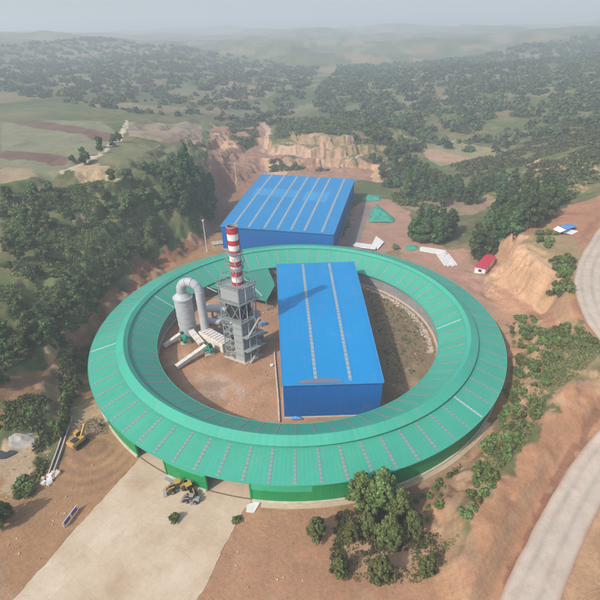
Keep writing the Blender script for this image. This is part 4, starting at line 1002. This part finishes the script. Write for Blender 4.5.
pole(552, 242, 6.5, 'thin grey pole on the bank beside the blue tarp shelter', False) if False else None
# tarp shelter on the bank
tp_ = ground(566, 230); ts = thing('tarp_shelter', 'blue and white tarp shelter on the red bank top beside the road', 'shelter', tuple(tp_)); zb = tp_[2]
def tpx(px, py, dz): p = at(px, py, zb+dz); return (p[0], p[1], zb+dz)
b = MB(); q = [tpx(553, 229, 1.6), tpx(560, 232.5, 1.5), tpx(566, 230, 3.0), tpx(558, 226, 3.0)]; b.hexa([(x, y, z-.1) for x, y, z in q], q); b.build('white_canopy', M['whites'], ts)
b = MB(); q = [tpx(558, 225.8, 2.9), tpx(566, 230, 2.9), tpx(577, 226, 2.2), tpx(570, 223.5, 1.8)]; b.hexa([(x, y, z-.1) for x, y, z in q], q); b.build('blue_canopy', M['tarpb'], ts)
b = MB(); q = [tpx(563, 232.5, 1.4), tpx(572, 234.5, .9), tpx(579, 231, .9), tpx(568, 229, 1.9)]; b.hexa([(x, y, z-.1) for x, y, z in q], q); b.build('white_canopy', M['whites'], ts)
for px, py, h in ((553.5, 229.3, 1.6), (560, 232, 1.45), (558.4, 226.4, 2.85), (566, 229.6, 2.8), (570, 224.2, 1.75), (576, 226.2, 2.1), (572, 234, .8), (578, 231, .8)):
    p = tpx(px, py, h); MB().beam((p[0], p[1], gz(p[0], p[1])-.2), p, .12).build('post', M['steel'], ts)
MB().box((tp_[0]-1, tp_[1]-.5, zb+.5), (3, 1.6, 1.1), .4).build('pallet_load', M['tarpb'], ts)

# ------------------------------------------------------------------ vegetation
def leaf_cloud(pos, nrm, size, colr, rng):
    n = len(pos); a = rng.normal(size=(n, 3)); a -= (a*nrm).sum(1, keepdims=True)*nrm; a /= np.linalg.norm(a, axis=1, keepdims=True)+1e-9
    b = np.cross(nrm, a); s = size[:, None]
    j = lambda: rng.uniform(.65, 1.25, (n, 1))
    bend = nrm*s*rng.uniform(-.35, .35, (n, 1))
    V = np.stack([pos-a*s*j()-b*s*.5*j()+bend, pos+a*s*.6*j()-b*s*.8*j(), pos+a*s*j()+b*s*.5*j()+bend, pos-a*s*.5*j()+b*s*.85*j()], 1).reshape(-1, 3)
    return V, np.arange(n*4).reshape(-1, 4), np.repeat(colr, 4, 0)
def crown(lobes, n, size, base, tip, rng, tipbias=.5):
    lobes = [(np.array(c, float), np.array(r, float)) for c, r in lobes]
    w = np.array([r[0]*r[1]+r[0]*r[2] for c, r in lobes]); pick = rng.choice(len(lobes), n, p=w/w.sum())
    C = np.array([l[0] for l in lobes])[pick]; Rr = np.array([l[1] for l in lobes])[pick]
    d = rng.normal(size=(n, 3)); d /= np.linalg.norm(d, axis=1, keepdims=True); d[:, 2] = np.where(d[:, 2] < -.5, -d[:, 2], d[:, 2])
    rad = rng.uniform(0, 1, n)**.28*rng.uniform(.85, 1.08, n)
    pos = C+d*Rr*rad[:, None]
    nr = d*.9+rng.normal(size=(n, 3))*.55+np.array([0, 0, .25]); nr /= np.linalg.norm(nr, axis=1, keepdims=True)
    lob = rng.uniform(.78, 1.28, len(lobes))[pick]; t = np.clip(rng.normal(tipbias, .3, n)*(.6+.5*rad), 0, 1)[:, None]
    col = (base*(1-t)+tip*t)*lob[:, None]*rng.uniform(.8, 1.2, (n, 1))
    return leaf_cloud(pos, nr, size*rng.uniform(.6, 1.35, n), col, rng)
def make_trunk(h, r, lobes, rng, limbs=5):
    b = MB(); k = 5; pts = [(rng.normal()*.05*h*i/k*.3, rng.normal()*.05*h*i/k*.3, h*i/k-.3*(i == 0)) for i in range(k+1)]
    b.tube(pts, [r*(1-.75*i/k) for i in range(k+1)], 8)
    for c, rr in [lobes[i] for i in rng.choice(len(lobes), min(limbs, len(lobes)), replace=False)]:
        z0 = min(h*.85, max(h*.2, c[2]*.6)); b.tube([(0, 0, z0), (c[0]*.55, c[1]*.55, (z0+c[2])/2+.2), (c[0]*.95, c[1]*.95, c[2])], [r*.4, r*.25, r*.08], 6)
    return b
def proto(kind, seed):
    rng = np.random.default_rng(seed); L = []
    if kind == 'poplar':
        h = 14.5; n, size = 2600, .50; base, tip = np.array([.045, .082, .033]), np.array([.115, .175, .065])
        for i in range(26):
            t = rng.uniform(.1, 1); a = rng.uniform(0, 2*PI); pr = 3.3*math.sin(PI*min(.93, .14+.8*t)**.85)**.6+.25; q = rng.uniform(.35, .95)*pr*.75
            L.append(((q*math.cos(a), q*math.sin(a), 1.2+t*(h-2.2)), (pr*.45, pr*.45, 1.1+.8*rng.random())))
        L.append(((0, 0, h-1.2), (.9, .9, 1.1)))
    elif kind == 'broadleaf':
        h = 8.; n, size = 2000, .44; base, tip = np.array([.052, .085, .034]), np.array([.15, .20, .075])
        for i in range(14):
            a = rng.uniform(0, 2*PI); q = rng.uniform(.3, 2.9); z = rng.uniform(2.2, 7.0)*(1-.06*q)
            L.append(((q*math.cos(a), q*math.sin(a), z), tuple(rng.uniform(.9, 1.75, 3)*np.array([1, 1, .85]))))
        L.append(((0, 0, 6.3), (1.6, 1.6, 1.5)))
    elif kind == 'shrub':
        h = 1.8; n, size = 620, .19; base, tip = np.array([.075, .115, .035]), np.array([.21, .27, .09])
        for i in range(8):
            a = rng.uniform(0, 2*PI); q = rng.uniform(.1, 1.15); L.append(((q*math.cos(a), q*math.sin(a), rng.uniform(.4, 1.4)), tuple(rng.uniform(.4, .8, 3))))
    elif kind == 'conifer':
        h = 8.8; n, size = 15000, .165; base, tip = np.array([.055, .09, .034]), np.array([.25, .30, .10])
        for i in range(120):
            t = rng.uniform(0, 1)**.8; a = rng.uniform(0, 2*PI); pr = 2.9*(1-t)**.6*(.55+.45*min(1, t*5))+.3; q = pr*rng.uniform(.25, 1.0)
            L.append(((q*math.cos(a), q*math.sin(a), .9+t*(h-2.0)), (pr*.10+.24, pr*.10+.24, rng.uniform(.6, 1.25))))
        L.append(((0, 0, h-.7), (.45, .45, 1.1)))
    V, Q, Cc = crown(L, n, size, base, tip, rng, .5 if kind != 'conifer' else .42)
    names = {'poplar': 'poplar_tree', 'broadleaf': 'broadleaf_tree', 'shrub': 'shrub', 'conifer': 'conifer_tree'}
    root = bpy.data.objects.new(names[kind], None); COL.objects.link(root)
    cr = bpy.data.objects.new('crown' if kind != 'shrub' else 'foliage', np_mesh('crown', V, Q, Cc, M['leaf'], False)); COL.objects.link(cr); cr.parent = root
    tk = make_trunk(h*.9 if kind != 'shrub' else 1.1, {'poplar': .28, 'broadleaf': .22, 'shrub': .05, 'conifer': .22}[kind], L, rng).build('trunk' if kind != 'shrub' else 'stem', M['bark'], None); tk.parent = root
    return root
PRO = {k: [proto(k, 100+10*i+len(k)) for i in range(n)] for k, n in (('poplar', 4), ('broadleaf', 5), ('shrub', 4), ('conifer', 4))}
used = set()
def plant(kind, x, y, s, label, group, sz=1.):
    pr = random.choice(PRO[kind])
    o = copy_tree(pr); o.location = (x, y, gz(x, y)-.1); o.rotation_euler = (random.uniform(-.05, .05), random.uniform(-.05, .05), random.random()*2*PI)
    w = s*random.uniform(.9, 1.1); o.scale = (w, w, s*sz*random.uniform(.9, 1.12))
    return tag(o, label, 'shrub' if kind == 'shrub' else 'tree', group)
placed = []
def scatter(kind, pts, n, s, label, group, mind, sz=1., world=False, tries=40, own=None):
    P = pts if world else wpoly(pts); xs = [p[0] for p in P]; ys = [p[1] for p in P]; c = 0; loc = placed if own is None else own
    for _ in range(n*tries):
        if c >= n: break
        x, y = random.uniform(min(xs), max(xs)), random.uniform(min(ys), max(ys))
        if not inpoly(np.array([x]), np.array([y]), P)[0]: continue
        if math.hypot(x, y) < 68 or (-42 < x < 42 and 60 < y < 178): continue
        if any((x-a)**2+(y-b_)**2 < mind*mind for a, b_ in loc): continue
        if np.min((RD[:, 0]-x)**2+(RD[:, 1]-y)**2) < (RW+1.5)**2: continue
        loc.append((x, y)); plant(kind, x, y, random.uniform(*s), label, group, sz); c += 1
    return c
T = 'broadleaf'
tot = {}
# poplars: by their feet
tot['p1'] = scatter('poplar', [(413,243),(448,245),(455,239),(448,231),(418,229)], 14, (.85, 1.05), 'dark green tree in the rounded clump behind the stacked white beams', 'round clump of tall trees', 3.0, own=[])
tot['p2'] = scatter('poplar', [(463,257),(482,262),(502,256),(530,236),(560,208),(548,200),(505,214),(474,238)], 40, (.85, 1.1), 'tall dark poplar in the row between the dirt yard and the cliff', 'row of poplars above the red roofed cabin', 3.2, own=[])
tot['p3'] = scatter('poplar', [(430,208),(480,205),(545,196),(545,188),(480,192),(432,192)], 24, (.75, .95), 'hazy poplar standing in the belt behind the main poplar row', 'belt of poplars farther back', 5.0, own=[])
tot['p4'] = scatter('poplar', [(405,195),(425,195),(432,180),(410,170),(395,180)], 10, (.7, .9), 'hazy tree in the clump right of the far blue shed', 'clump right of the far shed', 4.0, own=[])
tot['p5'] = scatter('poplar', [(180,224),(212,226),(215,195),(200,180),(172,190),(165,212)], 26, (.68, .92), 'tall dark tree in the tight stand above the lamp pole', 'stand of tall trees on the left hill', 3.6, own=[])
# left hill woods
tot['h1'] = scatter(T, [(0,195),(60,190),(70,205),(75,228),(40,240),(0,245)], 14, (.6, 1.0), 'dark broadleaf tree below the edge of the ploughed fields', 'trees below the field edge', 4.6)
tot['h2'] = scatter(T, [(100,190),(140,178),(172,165),(178,205),(140,215),(105,222)], 15, (.6, 1.0), 'dark broadleaf tree on the slope left of the tall tree stand', 'trees left of the tall stand', 4.4)
tot['h3'] = scatter(T, [(0,245),(40,240),(55,255),(22,290),(30,305),(0,345)], 11, (.5, .9), 'broadleaf tree left of the pale green terrace', 'trees left of the terrace', 4.6)
tot['h4'] = scatter(T, [(45,305),(95,268),(150,240),(185,225),(170,240),(120,280),(90,310),(60,335)], 17, (.45, .8), 'broadleaf tree on the dark slope under the pale green terrace', 'trees under the terrace', 4.0)
tot['h5'] = scatter(T, [(0,345),(40,310),(60,335),(40,360),(0,392)], 18, (.5, .8), 'low broadleaf tree on the slope above the red bare earth', 'trees above the bare earth', 4.0)
tot['h6'] = scatter(T, [(60,172),(118,139),(122,143),(105,158),(65,178)], 9, (.5, .8), 'small tree lining the pale track across the fields', 'trees along the field track', 4.0)
tot['b1'] = scatter(T, [(360,170),(395,150),(420,165),(405,200),(385,195),(372,182)], 22, (.8, 1.2), 'hazy broadleaf tree on the slope right of the pale cutting', 'trees right of the cutting', 4.5)
tot['b2'] = scatter(T, [(365,150),(360,126),(420,122),(425,140),(420,155),(395,150)], 30, (.9, 1.4), 'hazy broadleaf tree on the green slope above the cutting', 'trees above the cutting', 5)
print(tot, sum(tot.values()))
# bushes at the front
def one(kind, px, py, s, label, sz=1., group=None):
    p = ground(px, py); return plant(kind, p[0], p[1], s, label, group, sz)
one('conifer', 361, 506, 1.3, 'big dark conifer overlapping the green hall wall, left of its twin', 1.)
one('conifer', 380, 508, 1.5, 'tallest dark conifer, pointed top reaching above the hall eave', 1.12)
one('conifer', 398, 516, 1.0, 'yellow-green conifer right of the two tallest ones')
one('conifer', 367, 534, .9, 'low bushy conifer in front of the two tallest ones')
one('conifer', 388, 545, 1.0, 'wide conifer in front of the yellow-green one')
one('conifer', 352, 540, .66, 'bushy conifer between the lone round one and the front group')
one('conifer', 411, 536, .8, 'small conifer at the right edge of the front group')
one('conifer', 317, 537, .8, 'lone small round conifer on the bare earth by the hall')
one('conifer', 3, 524, 1.0, 'dark conifer at the far left edge beside the dirt track', .9)
one('conifer', 340, 575, .7, 'leftmost conifer of the nearest row at the very front')
one('conifer', 380, 580, .85, 'middle conifer of the nearest row at the very front')
one('conifer', 425, 575, .75, 'rightmost conifer of the nearest row at the very front')
one('shrub', 175, 520, 1.0, 'lone brownish shrub growing through the concrete yard', 1.3)
one('shrub', 395, 249, 1.5, 'round green bush beside the fanned white panels')
one('shrub', 236, 521, .8, 'small shrub on the edge of the concrete yard near the bare earth')
# shrubs
sh = []
def S(pts, n, s, label, group, d=1.7, sz=1.): return scatter('shrub', pts, n, s, label, group, d, sz, own=sh)
tot = {}
tot[1] = S([(515,330),(560,331),(598,345),(590,352),(560,350),(522,352)], 34, (.7, 1.4), 'green shrub on the crest of the bank below the bare red slope', 'shrubs on the bank crest')
tot[2] = S([(516,360),(545,352),(560,370),(540,392),(512,405),(505,400)], 30, (.6, 1.2), 'green shrub on the upper bank right of the ring hall', 'shrubs on the upper bank')
tot[3] = S([(492,432),(505,405),(530,400),(545,405),(520,440),(500,470),(470,520),(455,522),(475,474)], 64, (.6, 1.25), 'green shrub on the lower bank between hall and haul road', 'shrubs on the lower bank')
tot[4] = S([(552,262),(575,262),(572,290),(556,305),(548,305),(552,285)], 22, (1.0, 1.9), 'dark shrub on the steep slope beside the pale cliff', 'shrubs beside the cliff', 1.4)
tot[5] = S([(536,225),(552,226),(556,240),(545,252),(536,242)], 12, (.8, 1.4), 'shrub on the top edge of the pale cliff', 'shrubs on the cliff top')
tot[6] = S([(60,432),(66,402),(72,402),(69,418),(62,440),(57,436)], 14, (.7, 1.0), 'pale green slender bush along the upper end of the trough', 'hedge along the trough', .9, 2.2)
tot[7] = S([(16,485),(30,478),(35,492),(22,500)], 5, (.9, 1.3), 'green shrub at the foot of the tan clearing', 'shrubs by the clearing')
tot[8] = S([(0,400),(40,410),(55,420),(45,440),(30,432),(0,430)], 16, (.4, .8), 'low shrub on the red slope above the gravel heap', 'shrubs above the gravel heap')
tot[9] = S([(416,486),(440,470),(455,466),(445,490),(436,520),(405,524)], 14, (.4, .8), 'small scrubby shrub on the dirt strip under the dark hall wall', 'shrubs under the hall wall')
tot[10] = S([(40,320),(60,330),(80,320),(60,345),(45,350)], 10, (.7, 1.2), 'shrub around the orange scar on the left slope', 'shrubs by the orange scar')
tot[11] = S([(505,340),(516,318),(530,312),(540,322),(522,335)], 9, (.6, 1.1), 'shrub at the foot of the pale cliff', 'shrubs under the cliff')
print(tot)
for k in PRO:
    for pr in PRO[k]:
        for chd in list(pr.children): bpy.data.objects.remove(chd)
        bpy.data.objects.remove(pr)
# undergrowth that nobody could count
def stuff(name, label, cat, polys, n, rad, hgt, quads_per, size, base, tip, seed, thr=-.25, far=False):
    rng = np.random.default_rng(seed); tm = []
    X, Y = [], []
    P = [wpoly(p) if not far else p for p in polys]; area = np.array([.5*abs(sum(p[i][0]*p[(i+1) % len(p)][1]-p[(i+1) % len(p)][0]*p[i][1] for i in range(len(p)))) for p in P])
    for p, a in zip(P, area):
        k = int(n*a/area.sum()); lo, hi = np.min(p, 0), np.max(p, 0); got = 0
        for _ in range(60):
            if got >= k: break
            x, y = rng.uniform(lo[0], hi[0], k*2), rng.uniform(lo[1], hi[1], k*2)
            ok = inpoly(x, y, p)&((np.hypot(x, y) > 67.5)|(np.hypot(x, y) < 44.5))&~((np.abs(x) < 42)&(y > 60)&(y < 178))&(fbm(x/14, y/14, 60+seed, 3) > thr)
            x, y = x[ok][:k-got], y[ok][:k-got]
            if len(x): 
                rdm = np.min((RD[None, :, 0]-x[:, None])**2+(RD[None, :, 1]-y[:, None])**2, 1) > (RW+.5)**2; x, y = x[rdm], y[rdm]
            X.append(x); Y.append(y); got += len(x)
    X, Y = np.concatenate(X), np.concatenate(Y); Zg = H(X, Y); N = len(X); q = quads_per
    sc_ = rng.uniform(.5, 1.5, N)
    d = rng.normal(size=(N, q, 3)); d /= np.linalg.norm(d, axis=2, keepdims=True); d[..., 2] = np.abs(d[..., 2])
    r_ = rng.uniform(.5, 1, (N, q, 1))
    pos = np.stack([X, Y, Zg], 1)[:, None]+d*r_*np.array([rad, rad, hgt])*sc_[:, None, None]
    nr = d*.6+rng.normal(size=(N, q, 3))*.6+np.array([0, 0, .4]); nr /= np.linalg.norm(nr, axis=2, keepdims=True)
    t = np.clip(rng.normal(.45, .22, (N, 1, 1))+rng.normal(0, .2, (N, q, 1)), 0, 1)
    cc = (base*(1-t)+tip*t)*rng.uniform(.75, 1.25, (N, 1, 1))
    V, Q, Cc = leaf_cloud(pos.reshape(-1, 3), nr.reshape(-1, 3), size*rng.uniform(.6, 1.4, N*q)*np.repeat(sc_, q)**.5, np.broadcast_to(cc, (N, q, 3)).reshape(-1, 3), rng)
    o = bpy.data.objects.new(name, np_mesh(name, V, Q, Cc, M['leaf'], False)); COL.objects.link(o); tag(o, label, cat, kind='stuff'); print(name, N); return o
GD, GT = np.array([.06, .09, .035]), np.array([.17, .205, .08])
stuff('hillside_undergrowth', 'dense dark green undergrowth covering the left hillside', 'undergrowth',
  [[(0,190),(60,188),(130,176),(200,165),(212,205),(195,232),(150,250),(112,285),(88,318),(64,345),(40,362),(0,398)]], 9500, .9, .6, 13, .24, GD*1.15, GT*1.2, 3, -.15)
stuff('slope_scrub', 'patchy scrub on the red slope at the left', 'scrub', [[(0,395),(50,400),(40,432),(0,430)], [(60,345),(88,318),(84,380),(68,405),(60,390)], [(35,440),(60,425),(48,470),(38,480)]], 900, .9, .7, 12, .24, GD*1.2, GT*1.1, 4, 0)
stuff('bank_grass', 'grass and low weeds covering the bank right of the hall', 'grass',
  [[(512,328),(560,329),(600,343),(595,358),(560,388),(545,402),(528,440),(492,490),(470,524),(440,560),(452,520),(474,472),(492,432),(512,402),(516,360)]], 5200, .55, .32, 12, .13, np.array([.12, .135, .05]), np.array([.28, .27, .12]), 5, .0)
stuff('court_weeds', 'dry weeds on the court floor right of the blue shed', 'weeds', [[at(*p)[:2] for p in ((365,285),(395,295),(428,325),(425,360),(400,388),(388,370))]], 420, .5, .3, 9, .15, GD, GT, 6, -9, True)
stuff('strip_weeds', 'weeds on the dirt strip below the dark hall wall', 'weeds', [[(340,503),(400,487),(470,450),(462,464),(446,500),(436,545),(330,560)]], 900, .6, .4, 9, .17, np.array([.07, .08, .03]), np.array([.18, .17, .07]), 7, 0.)
stuff('valley_scrub', 'hazy scrub on the slopes behind the far shed', 'scrub', [[(275,121),(420,121),(425,150),(395,160),(366,150),(300,138),(275,137)], [(225,125),(255,123),(258,140),(235,148)], [(380,180),(420,165),(440,210),(400,205)], [(555,165),(600,150),(600,190),(555,205)], [(270,160),(310,158),(330,170),(270,172)]], 4200, 2.0, 1.8, 14, .6, GD, GT, 8, -.15)
far_polys = [[(60,330),(150,230),(330,160),(700,300),(900,1100),(100,900),(20,420)], [(-160,330),(0,330),(60,900),(-500,1300),(-700,700),(-300,420)], [(180,60),(400,-20),(700,200),(350,260),(190,170)], [(-190,150),(-420,60),(-700,300),(-420,330)]]
stuff('front_scrub', 'dense low scrub around the conifers in front of the hall', 'scrub', [[(338,512),(352,506),(432,512),(446,548),(450,580),(345,580),(335,545)]], 150, .7, .4, 12, .15, np.array([.06, .09, .033]), np.array([.21, .24, .085]), 12, -.12)
stuff('valley_grass', 'hazy scrub and rough grass on the slope beyond the poplars', 'scrub', [[(430,170),(500,152),(560,138),(600,140),(600,165),(540,195),(480,186),(440,192)], [(425,125),(600,122),(600,140),(540,145),(480,140)]], 2600, 1.8, 1.5, 12, .5, GD, GT, 13, -.05)
stuff('far_woodland', 'hazy far-off woods and hedges on the valley slopes', 'woodland', far_polys[:1]+far_polys[2:3], 9000, 4.0, 5.2, 26, 1.3, np.array([.045, .07, .03]), np.array([.125, .16, .065]), 9, -.02, True)
stuff('field_hedges', 'hazy scattered trees and hedges on the far plateau', 'woodland', far_polys[1:2]+far_polys[3:], 5200, 3.2, 4.2, 24, 1.2, np.array([.045, .07, .03]), np.array([.125, .16, .065]), 10, .06, True)

# ------------------------------------------------------------------ air
hb = MB(); hb.box((0, 1400, 118), (6900, 4300, 240)); hz = hb.build('haze', None if False else bpy.data.materials.new('haze_air')); hz['kind'] = 'stuff'; tag(hz, 'pale blue summer haze filling the valley air', 'haze', kind='stuff')
hm = hz.data.materials[0]; hm.use_nodes = True; nt = hm.node_tree; nt.nodes.remove(nt.nodes['Principled BSDF'])
pv_ = nt.nodes.new('ShaderNodeVolumePrincipled'); pv_.inputs['Color'].default_value = (.82, .91, 1., 1); pv_.inputs['Density'].default_value = .00062; pv_.inputs['Anisotropy'].default_value = .1
nt.links.new(pv_.outputs[0], nt.nodes['Material Output'].inputs['Volume'])

# ------------------------------------------------------------------ light, sky, camera
EL, SAZ = math.radians(42), math.radians(40)          # shadows run toward +x +y
sun = bpy.data.lights.new('sun', 'SUN'); sun.energy = 3.35; sun.angle = math.radians(1.6); sun.color = (1, .95, .88)
so = bpy.data.objects.new('sun', sun); COL.objects.link(so)
dv = Vector((math.cos(SAZ)*math.cos(EL), math.sin(SAZ)*math.cos(EL), -math.sin(EL))); so.rotation_euler = dv.to_track_quat('-Z', 'Y').to_euler(); so.location = (-200, -200, 300)
w = bpy.data.worlds.new('World'); scene.world = w; w.use_nodes = True; nt = w.node_tree; bg = nt.nodes['Background']
sky = nt.nodes.new('ShaderNodeTexSky'); sky.sky_type = 'NISHITA'; sky.sun_disc = False; sky.sun_elevation = EL; sky.sun_rotation = math.radians(230); sky.air_density = 1.2; sky.dust_density = 3.0
nt.links.new(sky.outputs[0], bg.inputs['Color']); bg.inputs['Strength'].default_value = .15
cam = bpy.data.cameras.new('camera'); co = bpy.data.objects.new('camera', cam); COL.objects.link(co); scene.camera = co
fw, rt, up = ray(300, 322), (ray(301, 322)-ray(300, 322))*F_, (ray(300, 321)-ray(300, 322))*F_
mm = Matrix.Identity(4)
for i in range(3): mm[i][0], mm[i][1], mm[i][2], mm[i][3] = rt[i], up[i], -fw[i], CAM[i]
co.matrix_world = mm
cam.sensor_width = 36; cam.lens = 36*F_/600; cam.shift_y = 22/600; cam.clip_start = 1; cam.clip_end = 9000
scene.view_settings.view_transform = 'Standard'; scene.view_settings.look = 'None'; scene.view_settings.exposure = .17; scene.view_settings.gamma = 1; scene.view_settings.use_curve_mapping = False
scene.cycles.max_bounces = 6; scene.cycles.volume_bounces = 1; scene.cycles.diffuse_bounces = 3; scene.cycles.use_denoising = True
for o in list(bpy.data.objects):
    if '_o' in o: del o['_o']
